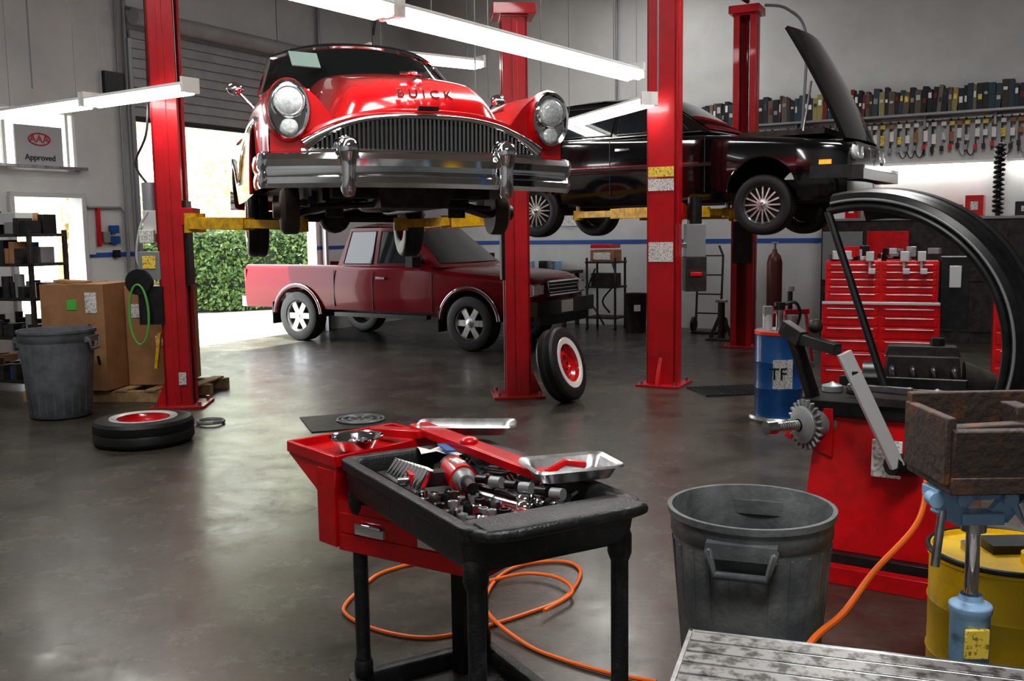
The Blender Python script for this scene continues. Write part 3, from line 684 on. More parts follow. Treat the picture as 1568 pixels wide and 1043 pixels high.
w.cyl(W3(-.14,-.01),W3(-.168,-.003),.040,BLK,seg=20);w.beam(W3(-.10,-.03,-.01),W3(-.16,-.13,-.02),.05,.045,BLK);w.beam(W3(-.155,-.11,-.018),W3(-.165,-.15,-.02),.06,.05,TOOLR);w.cyl(W3(-.165,-.15,-.02),W3(-.175,-.18,-.02),.01,STEEL)
w.box(W3(-.07,-.03,.040),(.06,.03,.012),PAPER)
w.done(bev=.003)
w=onT('ratchet_wrench')
for (a,b,mm,zz) in(((.0,.05),(.20,.10),CHROME,.845),((.05,.12),(.26,.12),BLK,.85),((-.05,.1),(.14,.17),CHROME,.85),((.0,.0),(.22,.03),BLK,.87),((.06,-.03),(.27,.0),STEEL,.865),((-.3,.1),(-.1,.18),STEEL,.85)):
    w.cyl((a[0],a[1],zz),(b[0],b[1],zz+.01),.009,mm,seg=10);w.ball((b[0],b[1],zz+.012),.022,CHROME,(1.2,1,.6));w.cyl((a[0],a[1],zz),(a[0]*.6+b[0]*.4,a[1]*.6+b[1]*.4,zz+.004),.013,mm,seg=10)
w.done()
w=onT('socket_set')
w.box((.14,-.09,.838),(.44,.22,.012),TOOLR)
for i in range(10):
    x=-.33+.026*i;w.cyl((x,-.15,.85),(x+.016,-.12,.905+.002*i),.010+.0006*i,CHROME,seg=14)
w.box((-.21,-.155,.85),(.3,.04,.025),BLK)
for i in range(8):
    for j in range(4):
        x=.02+.043*i+random.uniform(-.006,.006);y=-.19+.042*j+random.uniform(-.006,.006);r=random.uniform(.011,.017)
        w.lathe([(r*.9,0),(r,.002),(r,random.uniform(.028,.05)),(r*.7,.036),(r*.65,.01),(.001,.01)],random.choice([STEEL,GREYM,BLK,GREYM,IRON,BLK,CHROME]),(x,y,.845),(0,0,1),14)
for i in range(34):
    x=random.uniform(-.36,.3);y=random.uniform(-.02,.19);a=random.random()*3;w.cyl((x,y,.855),(x+.06*cos(a),y+.04*sin(a),.858+random.random()*.02),random.uniform(.006,.012),random.choice([STEEL,CHROME,BLK,BLK,GREYM]),seg=8)
w.done()
w=onT('flex_socket_bar')
for k in range(6): w.cyl((.04+.05*k,-.02+.02*k,.905),(.075+.05*k,-.006+.02*k,.908),.017 if k%2 else .012,GREYM if k%2 else BLK,seg=12)
w.done()
w=MB('red_lid_panel')
w.beam((-.337,3.39,.941),(.11,2.75,.916),.064,.015,TOOLR);w.beam((-.31,3.41,.932),(.137,2.77,.906),.011,.028,TOOLR);w.beam((-.364,3.37,.932),(.073,2.74,.91),.011,.028,TOOLR)
w.ball((-.146,3.10,.941),.032,TOOLR,(1,1,.5))
w.beam((-.50,3.44,.91),(-.31,3.30,.925),.055,.028,TOOLR)
w.done(bev=.003)
w=MB('shop_cloth')
w.sheet([[(-.30+.05*i-.01*j,3.08+.035*j,.905+.010*sin(i*2.1+j)) for i in range(5)] for j in range(4)],WHT)
w.box((-.22,3.11,.918),(.03,.11,.006),DOTS,rot=(0,5,20));w.done()
w=onT('wiping_rag_box')
w.box((.26,-.02,.14),(.16,.18,.05),WHT,rot=(0,0,20));w.box((.12,.05,.135),(.09,.11,.04),STEEL,rot=(0,0,-15));w.cyl((.18,-.14,.13),(.27,-.15,.13),.02,TOOLR);w.done(bev=.003)

m=MB('air_hose')
zz=.010
m.tube(smooth([(-.71,4.24,zz),(-.74,4.0,zz),(-.59,3.81,zz),(-.375,3.71,zz),(-.195,3.77,zz),(.045,3.94,zz),(.22,4.12,zz),(.31,4.43,zz),(.24,4.58,zz),(.05,4.55,zz),(-.07,4.40,zz),(-.13,4.12,.018),(-.105,3.87,.028),(.04,3.63,zz),(.165,3.5,zz),(.33,3.38,zz),(.50,3.3,zz)],10),.0085,ORNG)
m.tube(smooth([(-.71,4.24,zz),(-.66,4.42,zz),(-.58,4.52,zz),(-.46,4.6,zz),(-.3,4.62,zz)],10),.0085,ORNG)
m.tube(smooth([(-.13,4.3,.02),(.05,4.38,.025),(.2,4.3,.03),(.25,4.12,.03),(.12,3.92,.03)],10),.0085,ORNG)
m.done()
m=MB('air_hose')
m.tube(smooth([(1.70,3.95,.66),(1.66,3.80,.60),(1.50,3.50,.52),(1.22,3.18,.45),(1.02,2.90,.42),(.86,2.72,.40),(.74,2.66,.22),(.66,2.66,.03),(.5,2.72,.012)],12),.011,ORNG);m.done()

# ------------------------------------------------------------------ aluminium slatted step bench
m=MB('slatted_aluminium_bench')
for k in range(5): m.box((.62,-.035-.068*k,.49),(1.24,.06,.018),ALU)
SL=mat('scuffed_slat',(.42,.41,.40),.45,.5,col2=(.12,.11,.10),nscale=22,contrast=(.46,.60))
for k in range(5): m.box((.62,-.035-.068*k,.5),(1.24,.056,.006),SL)
m.box((.62,-.005,.47),(1.26,.014,.07),ALU);m.box((.62,-.345,.47),(1.26,.014,.07),ALU);m.box((-.004,-.175,.47),(.014,.35,.07),ALU);m.box((1.244,-.175,.47),(.014,.35,.07),ALU)
for x in(.06,1.18):
    for y in(-.03,-.32): m.beam((x,y,.45),(x+(-.05 if x<.5 else .05),y,.0),.04,.03,ALU)
m.done((.495,2.60,0),degrees(atan2(-.32,.947)),bev=.002)

# ------------------------------------------------------------------ wheel balancer
m=MB('wheel_balancer')
rb=-33
m.T=TM((1.80,4.50,0),rb)
m.box((0,.02,.06),(.80,.70,.12),BLK,taper=.96);m.box((0,-.36,.04),(.84,.06,.08),TOOLR);m.box((-.41,0,.04),(.05,.74,.08),TOOLR)
m.prism([(-.36,-.27,.12),(.36,-.27,.12),(.36,-.20,.74),(-.30,-.20,.74)],(0,.5,0),TOOLR)
m.prism([(-.46,-.2,.62),(-.22,-.24,.55),(-.22,-.24,.78),(-.40,-.2,.78)],(0,.35,0),TOOLR)
m.box((.02,.05,.78),(.80,.56,.07),BLK);m.box((.1,-.1,.83),(.4,.3,.04),DARK)
m.T=Matrix()
d=Vector((-.93,-.36,0)).normalized();o=Vector((1.52,4.52,.70))
m.cyl(o+d*-.1,o+d*.12,.07,GREYM,seg=20);m.cyl(o+d*.12,o+d*.36,.022,STEEL,seg=16)
for i in range(12): m.lathe([(.022,0),(.026,.004),(.022,.008)],STEEL,o+d*(.2+.013*i),d,14)
m.lathe([(.03,0),(.085,.03),(.09,.05),(.05,.07),(.03,.07)],GREYM,o+d*.13,d,24)
for i in range(22):
    a=2*pi*i/22;x=d.cross(Vector((0,0,1))).normalized();q=x*cos(a)+Vector((0,0,1))*sin(a)
    m.beam(o+d*.16+q*.08,o+d*.16+q*.12,.012,.02,GREYM,up=d)
m.cyl(o+d*.33,o+d*.38,.035,STEEL,seg=12)
ga=Vector((.62,.785,0)).normalized();gx=Vector((.785,-.62,0)).normalized();gc=Vector((1.70,4.72,1.05))
def G(a,r,w_): return gc+gx*r*cos(a)+Vector((0,0,1))*r*sin(a)+ga*w_
pr=[(.66,0),(.70,-.02),(.735,.0),(.75,.05),(.725,.075),(.75,.11),(.76,.17),(.735,.20),(.76,.23),(.765,.30),(.74,.33),(.76,.36),(.75,.42),(.70,.46),(.62,.47)]
A0=102
m.sheet([[G(a,r,w_) for r,w_ in pr] for a in dense(R(A0),R(-38),40)],BLK)
pi_=[(.655,.01),(.70,.0),(.725,.03),(.705,.08),(.73,.14),(.71,.20),(.735,.27),(.715,.33),(.73,.39),(.69,.44),(.61,.46)]
m.sheet([[G(a,r,w_) for r,w_ in pi_] for a in dense(R(A0),R(-38),40)],BLK)
m.tube([G(a,.665,-.005) for a in dense(R(A0+2),R(-38),40)],.02,BLK,8)
m.tube([G(a,.70,-.02) for a in dense(R(A0),R(-38),40)],.008,GREYM,6)
g0=G(R(A0+2),.665,-.005)
m.tube([g0,g0.lerp(Vector((1.82,4.48,.66)),.5),(1.82,4.48,.66)],.02,BLK,8)
m.beam((1.46,4.22,1.07),(1.68,4.14,.57),.06,.04,ALUD,up=(0,1,0));m.box((1.50,4.19,.96),(.03,.01,.06),BLK)
m.cyl((1.66,4.16,.58),(1.78,4.2,.56),.05,BLK);m.beam((1.44,4.24,1.08),(1.36,4.5,1.10),.04,.05,BLK);m.beam((1.36,4.5,1.1),(1.30,4.6,1.15),.05,.07,DARK)
m.beam((1.33,4.55,1.12),(1.45,4.6,.8),.05,.05,DARK);m.ball((1.42,4.5,1.16),.035,DARK)
m.T=TM((1.80,4.50,0),rb)
m.box((.03,-.275,.58),(.13,.008,.17),PAPER,rot=(-5,0,0));m.box((.15,-.276,.63),(.06,.008,.05),PAPER,rot=(-5,0,0))
for i in range(5): m.lathe([(.001,.0),(.05,.0),(.05,.03),(.02,.04),(.001,.05)],random.choice([DARK,GREYM]),(-.3+.12*i,.05,.815),(0,0,1),20)
m.beam((-.3,.2,.85),(.3,.1,.88),.03,.05,BLK);m.beam((-.2,-.05,.86),(.1,-.12,.87),.02,.03,STEEL)
m.done(bev=.003)

# ------------------------------------------------------------------ jack with iron box, yellow drum
m=MB('hydraulic_jack_stand')
jx,jy=1.33,2.72
m.lathe([(.001,0),(.16,0),(.16,.03),(.07,.05),(.055,.06),(.055,.49),(.06,.5),(.06,.52),(.035,.53),(.03,.55)],LBLUE,(jx,jy,0),seg=28)
m.box((jx-.005,jy-.056,.42),(.07,.012,.09),YLAB)
m.cyl((jx,jy,.5),(jx,jy,.76),.02,CHROME,seg=20);m.cyl((jx,jy,.74),(jx,jy,.80),.035,STEEL,seg=16)
m.beam((jx-.14,jy-.02,.86),(jx+.22,jy+.02,.86),.09,.035,LBLUE)
m.beam((jx-.13,jy-.05,.84),(jx-.05,jy-.03,.79),.03,.06,LBLUE);m.beam((jx+.09,jy-.03,.84),(jx+.05,jy-.03,.79),.03,.06,LBLUE);m.beam((jx-.06,jy-.03,.79),(jx+.06,jy-.03,.79),.06,.035,LBLUE)
m.cyl((jx-.12,jy-.06,.82),(jx-.14,jy-.07,.66),.012,STEEL);m.cyl((jx+.1,jy-.06,.84),(jx+.14,jy-.08,.72),.012,STEEL)
for x in(-.14,-.06,.07,.13): m.cyl((jx+x,jy-.07,.85),(jx+x,jy-.03,.85),.022,LBLUE,seg=12)
m.beam((jx+.1,jy-.04,.84),(jx+.2,jy-.06,.70),.05,.05,LBLUE);m.ball((jx+.17,jy-.08,.68),.025,STEEL)
m.box((jx+.08,jy+.02,.905),(.42,.30,.05),RUST);m.box((jx+.08,jy-.12,.985),(.42,.03,.16),RUST,rot=(8,0,0));m.box((jx+.08,jy+.17,1.02),(.42,.03,.2),RUST)
m.box((jx-.13,jy+.02,1.0),(.03,.28,.19),RUST);m.box((jx+.26,jy+.02,1.0),(.03,.28,.2),RUST);m.box((jx+.14,jy+.06,1.05),(.05,.10,.1),RUST)
m.box((jx+.2,jy-.05,1.06),(.12,.05,.03),WOOD,rot=(0,8,20));m.beam((jx-.1,jy-.03,1.04),(jx+.2,jy-.02,1.05),.05,.03,RUST)
m.done(bev=.004)
m=MB('yellow_drum')
r=.24;m.lathe([(.001,0),(r,0),(r,.02),(r,.16),(r*1.02,.17),(r,.18),(r,.34),(r*1.02,.35),(r,.36),(r,.50),(r*1.03,.505),(r*1.03,.53),(r*.97,.53),(r*.96,.515),(.001,.515)],DRUMY,seg=48)
m.tube([(r*1.02*cos(a),r*1.02*sin(a),.525) for a in dense(0,2*pi,40)[:-1]],.010,BLK,8,True)
m.cyl((.05,-.1,.515),(.05,-.1,.55),.05,DRUMY);m.cyl((-.1,.05,.515),(-.1,.05,.54),.03,STEEL);m.box((.05,.05,.53),(.2,.12,.03),BLK)
m.done((1.66,3.16,0))
m=MB('blue_steel_bracket')
m.prism([(1.95,3.55,.95),(2.12,3.45,.80),(2.3,3.5,1.15),(2.05,3.62,1.25)],(0.03,.06,0),mat('bright_blue',(.02,.12,.45),.4));m.cyl((2.02,3.55,0),(2.02,3.55,1.0),.03,LBLUE);m.cyl((2.02,3.55,0),(2.02,3.55,.03),.14,LBLUE);m.done(bev=.003)

# ------------------------------------------------------------------ blue oil drum with pump
m=MB('oil_drum')
r=.195;m.lathe([(.001,.05),(r,.05),(r,.28),(r*1.025,.29),(r,.30),(r,.50),(r*1.025,.51),(r,.52),(r,.75)],BLUE,seg=40)
m.lathe([(r,.735),(r*1.05,.74),(r*1.05,.765),(r,.775)],mat('drum_rim_red',(.6,.06,.03),.4),seg=40)
m.lathe([(r,.775),(r*.95,.76),(.001,.76)],GREYM,seg=40)
m.lathe([(.001,0),(r*1.2,.0),(r*1.25,.03),(r*1.2,.055),(.001,.055)],ALU,seg=36)
m.cyl((0,0,.76),(0,0,.94),.03,STEEL);m.cyl((0,0,.94),(0,0,1.0),.045,BLK);m.cyl((.08,-.07,.76),(.08,-.07,.90),.045,STEEL);m.cyl((-.10,.0,.76),(-.10,.0,.90),.04,LGREY);m.box((-.10,0,.93),(.07,.07,.08),GREYM);m.tube(smooth([(0,0,.97),(.12,-.02,1.0),(.17,0,.9),(.14,.02,.78)]),.014,BLK)
m.box((-.02,-r*.99,.42),(.16,.012,.24),PAPER)
o=m.done((2.24,8.05,0))
text('TF',.14,(-.06,-.207,.42),(R(90),0,0),BLKT,o,'drum_letters',.002)

# ------------------------------------------------------------------ red tool chest
m=MB('rolling_tool_chest')
W_=1.04;m.box((0,0,.50),(W_,.5,.76),TOOLR);m.box((0,.02,1.10),(W_*.96,.42,.38),TOOLR)
for i,(z,h) in enumerate([(.20,.14),(.36,.14),(.50,.10),(.62,.10),(.73,.08),(.82,.07)]):
    for sx in(-.26,.26): m.box((sx,-.255,z),(.48,.012,h),TOOLR);m.box((sx,-.265,z+h*.35),(.42,.012,.008),ALUD)
for i,z in enumerate((.96,1.03,1.10,1.17,1.24)):
    for sx in(-.25,.25): m.box((sx,-.195,z),(.46,.012,.058),TOOLR);m.box((sx,-.205,z+.018),(.40,.012,.006),ALUD)
m.box((0,-.26,.90),(W_,.03,.025),ALUD)
m.box((.64,.02,1.0),(.24,.4,.66),BLK);m.box((.64,-.19,1.15),(.1,.02,.2),ALUD)
for sx in(-.43,.43):
    for sy in(-.18,.18): m.cyl((sx-.02,sy,.06),(sx+.02,sy,.06),.06,RUB)
m.box((0,0,.13),(.98,.44,.03),BLK)
for i in range(26):
    x=random.uniform(-.46,.48);m.box((x,random.uniform(-.14,.14),1.32+.03*(i%3)),(random.uniform(.04,.2),random.uniform(.04,.12),random.uniform(.03,.12)),random.choice([STEEL,ALUD,BLK,TOOLR,GREYM]),rot=(0,0,random.uniform(0,90)))
for x in(-.1,.2,.35): m.cyl((x,-.21,1.36),(x,-.21,1.20),.012,ALUD);m.box((x,-.23,1.34),(.07,.05,.09),ALUD);m.box((x+.02,-.23,1.2),(.06,.05,.05),ALUD)
m.done((3.56,9.3,0),-22,bev=.004)
m=MB('rolling_tool_chest')
m.box((0,0,.55),(.9,.5,.86),TOOLR)
for z in(.25,.42,.58,.72,.85): m.box((0,-.255,z),(.84,.012,.11),TOOLR);m.box((0,-.268,z+.04),(.76,.018,.014),ALUD)
m.box((0,0,1.0),(.92,.52,.03),BLK);m.box((.1,0,1.08),(.5,.2,.14),DARK);m.box((-.25,0,1.06),(.2,.2,.1),STEEL)
for sx in(-.35,.35): m.cyl((sx,-.18,.06),(sx+.04,-.18,.06),.06,RUB);m.cyl((sx,.18,.06),(sx+.04,.18,.06),.06,RUB)
m.done((4.95,8.9,0),-25,bev=.005)
m=MB('red_work_stool')
m.box((0,0,.62),(.34,.3,.06),TOOLR)
for sx in(-1,1):
    for sy in(-1,1): m.beam((sx*.14,sy*.12,.6),(sx*.2,sy*.18,.02),.03,.03,TOOLR)
m.box((0,0,.3),(.34,.3,.02),TOOLR);m.cyl((0,0,.65),(0,0,.86),.03,DARK);m.cyl((0,0,.86),(0,0,.92),.05,LGREY)
m.done((3.35,11.6,0),20,bev=.003)
m=MB('engine_on_stand')
m.box((0,0,.10),(.9,.5,.05),DARK)
for sx in(-.42,.42):
    for sy in(-.22,.22): m.cyl((sx-.02,sy,.05),(sx+.02,sy,.05),.05,RUB);
for sx in(-.4,.4): m.box((sx,0,.25),(.06,.4,.3),DARK)
m.box((0,0,.52),(.55,.36,.36),DARK,taper=.85);m.cyl((-.4,0,.5),(-.28,0,.5),.14,BLK,seg=24);m.cyl((.28,0,.48),(.48,0,.48),.18,DARK,r2=.10,seg=24)
for x in dense(-.2,.2,3): m.tube(smooth([(x,-.18,.62),(x,-.26,.60),(x+.03,-.27,.5),(x+.08,-.24,.42)]),.025,BLK)
m.box((0,0,.73),(.5,.16,.07),DARK,taper=.9);m.cyl((.1,0,.76),(.1,0,.82),.05,BLK)
m.done((2.95,6.9,0),-20,bev=.006)

# ------------------------------------------------------------------ back wall shelves
m=MB('wall_shelf')
m.box((9.0,-.16,3.18),(7.4,.30,.03),GREYM)
for i in range(9): m.box((5.4+i*.9,-.08,3.08),(.03,.16,.18),GREYM)
m.done(BW(0),-30)
m=MB('manual_row')
cols=[mat('spine_%d'%i,c,.6) for i,c in enumerate([(.02,.02,.025),(.05,.035,.03),(.03,.06,.08),(.12,.09,.07),(.012,.012,.016),(.18,.15,.11),(.16,.02,.02),(.02,.04,.06),(.30,.26,.10)])]
x=5.35
while x<12.6:
    w_=random.uniform(.04,.09);h=random.uniform(.30,.40);m.box((x+w_/2,-.16,3.2+h/2),(w_*.97,.22,h),random.choice(cols[:5]+cols),rot=(0,random.choice([0,0,0,5]),0))
    m.box((x+w_/2,-.275,3.2+h*random.uniform(.4,.75)),(w_*.6,.006,h*random.uniform(.1,.3)),random.choice([LGREY,YLAB,GREYM,WHT,cols[6],cols[2]]))
    x+=w_
m.done(BW(0),-30)
m=MB('hanging_belts')
x=6.5
m.box((9.6,-.05,3.12),(6.2,.02,.03),STEEL)
k=0
while x<12.7:
    h=random.uniform(.34,.50);m.box((x,-.06,3.12-h/2),(random.uniform(.016,.032),.02,h),random.choice([BLK,DARK,BLK,GREYM,BLK]))
    m.box((x+.02,-.08,3.05),(.065,.01,.06),random.choice([WHT,YLAB,WHT,CARD]));m.box((x+.02,-.085,2.88+random.uniform(-.04,.04)),(.055,.012,random.uniform(.08,.16)),random.choice([WHT,WHT,PAPER,CARD,WHT,YLAB]))
    m.box((x,-.09,2.72+random.uniform(-.03,.03)),(.05,.03,.07),random.choice([BLK,BLK,DARK,TOOLR,WHT,GREYM]))
    if random.random()<.5:m.tube(smooth([(x,-.07,2.75),(x+.04,-.08,2.62),(x+.09,-.08,2.60),(x+.14,-.07,2.75)]),.007,random.choice([BLK,GREYM,BLK]))
    x+=random.uniform(.09,.13)
m.done(BW(0),-30)
m=MB('wall_fluorescent_light')
for b0,b1 in((8.0,9.9),(10.1,12.4)):
    m.box(((b0+b1)/2,-.10,2.50),(b1-b0,.14,.04),FIXT);m.cyl((b0+.03,-.15,2.46),(b1-.03,-.15,2.46),.026,TUBE,seg=12)
m.done(BW(0),-30,bev=.002)
m=MB('parts_cabinet')
m.box((10.2,-.3,.85),(5.0,.55,1.7),DARK)
for i in range(8): m.box((8.0+i*.62,-.58,1.2),(.56,.02,.7),random.choice([GREYM,DARK,TOOLR,DARK]));m.box((8.0+i*.62,-.58,.45),(.56,.02,.6),DARK)
m.box((10.2,-.3,1.72),(5.1,.6,.04),GREYM)
m.done(BW(0),-30,bev=.004)
m=MB('carton_stack')
x=8.0
while x<12.2:
    w_=random.uniform(.18,.42)
    if not 9.75<x+w_/2<10.25:
        h=random.uniform(.16,.36);m.box((x+w_/2,-.3,1.742+h/2),(w_*.95,.35,h),random.choice([CARD,CARD,TOOLR,WOOD,BLK,CARD]))
        m.box((x+w_/2,-.478,1.74+h/2),(w_*.4,.006,h*.4),random.choice([WHT,PAPER,CARD]))
    x+=w_+random.uniform(0,.08)
m.done(BW(0),-30,bev=.004)
m=MB('coil_spring_rack')
m.cyl((0,0,1.74),(0,0,2.7),.03,BLK)
m.tube([(.06*cos(a),.06*sin(a),1.78+.9*a/(2*pi*14)) for a in dense(0,2*pi*14,220)],.018,BLK,6);m.done(BW(10.0,0.0,.52))
def pos(b,off): return BW(b,0,off)
m=MB('diagnostic_cart')
for z in(.2,.7,1.1): m.box((0,0,z),(.55,.45,.03),DARK)
for sx in(-.25,.25):
    for sy in(-.2,.2): m.box((sx,sy,.6),(.03,.03,1.15),DARK);m.cyl((sx-.01,sy,.035),(sx+.01,sy,.035),.035,RUB)
m.box((0,0,1.2),(.42,.3,.2),CARD);m.box((0,-.16,1.2),(.3,.01,.12),PAPER);m.box((0,-.02,1.36),(.4,.3,.06),TOOLR);m.box((0,0,.82),(.4,.3,.2),DARK)
m.tube(smooth([(.2,-.2,1.1),(.3,-.3,.8),(.1,-.35,.5),(.2,-.3,.3)]),.015,BLK);m.tube(smooth([(-.1,-.2,1.0),(-.2,-.3,.6),(0,-.35,.3),(.1,-.3,.1)]),.015,BLK)
m.done(pos(4.3,.7),-30,bev=.003)
m=MB('hand_truck')
for sx in(-.2,.2): m.tube([(sx,0,.1),(sx,.1,1.2),(sx*.6,.15,1.35)],.018,DARK)
for z in(.3,.6,.9,1.2): m.beam((-.2,.02+.06*z,z),(.2,.02+.06*z,z),.03,.02,DARK)
m.box((0,-.1,.02),(.4,.25,.02),DARK)
for sx in(-.25,.25): m.cyl((sx-.02,.05,.12),(sx+.02,.05,.12),.12,RUB)
m.done(pos(6.0,.6),-30)
m=MB('gas_cylinder');m.lathe([(.001,0),(.11,0),(.115,.02),(.115,1.1),(.09,1.2),(.04,1.25),(.03,1.3)],mat('cylinder_dark',(.12,.03,.03),.4),seg=24);m.cyl((0,0,1.28),(0,0,1.4),.02,STEEL);m.tube([(.05*cos(a),.05*sin(a),1.40) for a in dense(0,6,14)],.008,STEEL);m.done(pos(7.0,.5))
m=MB('waste_bin');m.lathe([(.001,0),(.16,0),(.18,.6),(.19,.62),(.17,.62),(.15,.03),(.001,.03)],DARK,seg=24);m.box((0,-.17,.4),(.1,.02,.1),WHT);m.done(pos(4.95,1.0))
m=MB('fluid_pump_cart')
m.cyl((0,0,.05),(0,0,.9),.14,DARK);m.box((0,0,1.05),(.3,.3,.25),DARK);m.cyl((.1,-.1,1.1),(.1,-.1,1.3),.03,TOOLR);m.box((0,-.16,.5),(.12,.02,.16),GREEN);m.tube(smooth([(.12,-.1,1.1),(.3,-.15,.8),(.2,-.2,.3),(.05,-.2,.1)]),.016,BLK);m.box((0,0,.03),(.4,.4,.05),DARK)
m.done(pos(5.5,1.2),-30,bev=.004)
m=MB('floor_jack_stand')
m.prism([(-.18,-.18,0),(.18,-.18,0),(.18,.18,0),(-.18,.18,0)],(0,0,.03),DARK);m.cyl((0,0,.02),(0,0,.55),.05,DARK);m.box((0,0,.57),(.16,.08,.04),STEEL)
for sx in(-1,1): m.beam((sx*.16,0,.03),(0,0,.4),.03,.05,DARK)
m.done(pos(6.5,1.5),-30,bev=.003)
m=MB('wall_notice_board')
for b,z,w_,h,mm in((3.3,1.9,.3,.4,PAPER),(3.75,2.0,.25,.3,GREYM),(4.6,2.2,.5,.35,GREYM),(6.0,2.4,.3,.4,LGREY),(5.2,1.8,.2,.3,DARK)): m.box((b,-.02,z),(w_,.03,h),mm)
m.tube([(5.0,-.03,1.35),(5.0,-.03,5.0)],.02,LGREY);m.tube([(3.0,-.03,2.6),(7.0,-.03,2.6)],.02,LGREY)
m.tube([(4.2,-.03,3.0),(4.2,-.03,5.6)],.02,GREYM)
m.done(BW(0),-30,bev=.003)
m=MB('workbench')
m.box((2.6,-.4,.92),(2.0,.6,.05),DARK)
for x in(1.7,3.5):
    for y in(-.15,-.65): m.box((x,y,.45),(.06,.06,.9),DARK)
for i in range(14): m.box((random.uniform(1.7,3.5),random.uniform(-.6,-.2),.945+.08),(random.uniform(.06,.2),.12,.16),random.choice([DARK,GREYM,LBLUE,CARD,WHT,STEEL]))
m.done(BW(0),-30,bev=.003)

# ------------------------------------------------------------------ left corner
m=MB('cardboard_box');m.box((0,0,.52),(.66,.6,1.04),CARD);m.box((0,-.303,.84),(.1,.006,.10),mat('label_green',(.1,.5,.08),.6));m.box((.2,-.303,.86),(.12,.006,.2),PAPER);m.box((0,0,1.043),(.08,.6,.004),WOOD);m.box((-.1,-.1,1.06),(.3,.2,.02),CARD,rot=(0,4,10))
for x,z,r_ in((.2,.62,30),(.25,.3,80)): m.box((x,-.303,z),(.09,.006,.03),BLKT,rot=(0,r_,0))
m.done((-4.22,9.65,.13),-8,bev=.004)
m=MB('cardboard_box');m.box((0,0,.5),(.50,.6,1.0),CARD);m.box((-.12,-.303,.75),(.14,.006,.14),PAPER);m.box((.12,-.303,.45),(.14,.006,.1),PAPER);m.box((0,0,1.003),(.08,.6,.004),WOOD);m.done((-3.60,9.95,.13),-5,bev=.004)
m=MB('wooden_pallet')
for i in range(6): m.box((-.75+.3*i,0,.115),(.12,.95,.02),WOOD)
for y in(-.42,0,.42):
    m.box((0,y,.055),(1.75,.09,.11),WOOD)
m.done((-3.95,9.87,0),-6,bev=.003)
m=MB('metal_shelving')
for z in(.15,.6,1.0,1.35,1.65): m.box((0,0,z),(1.3,.5,.03),DARK)
for sx in(-.63,.63):
    for sy in(-.23,.23): m.box((sx,sy,.85),(.04,.04,1.7),DARK)
for z in(.165,.615,1.015,1.365,1.665):
    for yy in(-.15,.08):
        x=-.58
        while x<.55:
            w_=random.uniform(.05,.12);h=random.uniform(.10,.24)
            if random.random()<.5:m.cyl((x+w_/2,yy,z),(x+w_/2,yy,z+h),w_*.45,random.choice([DARK,DARK,GREYM,DARK,BLK,BLK,BLUE,WHT]),seg=14)
            else:m.box((x+w_/2,yy,z+h/2),(w_,.18,h),random.choice([DARK,GREYM,DARK,CARD,BLK,BLK]))
            x+=w_+.01
m.box((.3,-.1,1.82),(.3,.22,.12),LGREY)
m.done((-5.35,10.2,0),-20,bev=.003)
m=MB('wall_switch_box')
for s0,z,w_,h,mm in((-2.62,1.72,.12,.1,BLUE),(-2.62,1.58,.14,.1,BLUE),(-2.75,1.62,.1,.14,GREYM),(-2.85,1.75,.03,.5,TOOLR),(-2.98,1.55,.1,.3,LGREY),(-2.6,1.4,.08,.1,BLK),(-2.5,3.6,.3,.28,BLK)): m.box((s0,-.04,z),(w_,.06,h),mm)
m.done(LW(0),60,bev=.003)
m=MB('hose_reel')
m.cyl((0,-.03,1.2),(0,.05,1.2),.12,BLK,seg=24);m.tube([(.0+.09*cos(a)*(1+.05*sin(a*.3)),-.05,.9+.28*sin(a)) for a in dense(0,18,70)],.009,GREEN);m.done((-3.46,9.0,0))
m=MB('floor_mat');m.box((0,0,.006),(1.0,.55,.012),RUB)
for i in range(20): m.box((-.47+.05*i,0,.014),(.012,.5,.006),BLK)
m.done((2.32,9.6,0),10)
m=MB('floor_drain_cover');m.box((0,0,.005),(.75,.7,.008),DARK)
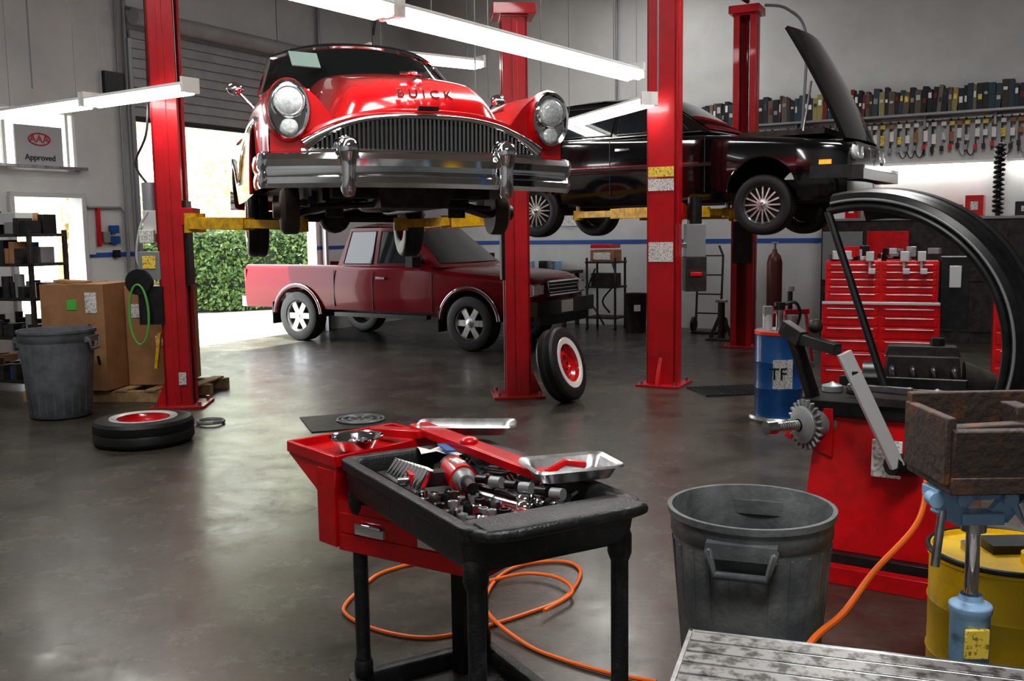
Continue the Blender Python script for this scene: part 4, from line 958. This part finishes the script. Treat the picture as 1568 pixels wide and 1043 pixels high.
for r_ in(.1,.16,.2): m.tube([(.1+r_*cos(a),r_*sin(a),.018) for a in dense(0,2*pi,32)[:-1]],.010,GREYM,6,True)
for i in range(6): m.beam((.1,0,.018),(.1+.2*cos(i*pi/3),.2*sin(i*pi/3),.018),.015,.01,GREYM)
m.done((-1.42,8.25,0),20)

# ------------------------------------------------------------------ lights, world, camera
def area(name,loc,rot,sx,sy,e,col=(1,1,1)):
    l=bpy.data.lights.new(name,'AREA');l.shape='RECTANGLE';l.size=sx;l.size_y=sy;l.energy=e;l.color=col
    o=bpy.data.objects.new(name,l);S.collection.objects.link(o);o.location=loc;o.rotation_euler=[R(a) for a in rot]
area('fill_light_a',(.5,.5,5.6),(0,0,30),2.4,1.2,225,(1,.99,.97))  # unseen area lights added overhead to fill the interior, no fixtures there
area('fill_light_b',(3.5,8.0,5.6),(0,0,30),2.4,1.2,190,(1,.99,.97))
area('fill_light_c',(-4,5.5,5.6),(0,0,30),2.4,1.2,130,(1,.99,.97))
area('fill_light_d',(1.5,14.0,5.6),(0,0,30),2.4,1.2,75,(1,.99,.97))
l=bpy.data.lights.new('sun','SUN');l.energy=16;l.angle=R(.6);l.color=(1,.98,.93)
o=bpy.data.objects.new('sun',l);S.collection.objects.link(o)
d=Vector((.38,.10,-.88));o.rotation_euler=d.to_track_quat('-Z','Y').to_euler();o.location=(-10,20,12)
w=bpy.data.worlds.new('World');S.world=w;w.use_nodes=True
bg=w.node_tree.nodes['Background'];bg.inputs[0].default_value=(.92,.96,1,1);bg.inputs[1].default_value=5
cd=bpy.data.cameras.new('camera');cd.sensor_width=36;cd.lens=33.98;cd.clip_end=200
cam=bpy.data.objects.new('camera',cd);S.collection.objects.link(cam)
M_=Matrix.Rotation(R(90-6.44),4,'X')@Matrix.Rotation(R(-.8),4,'Z')
cam.matrix_world=Matrix.Translation((0,0,1.62))@M_
S.camera=cam
S.view_settings.view_transform='Standard'
S.view_settings.exposure=0
try: S.view_settings.look='Medium High Contrast'
except Exception as e: print(e)
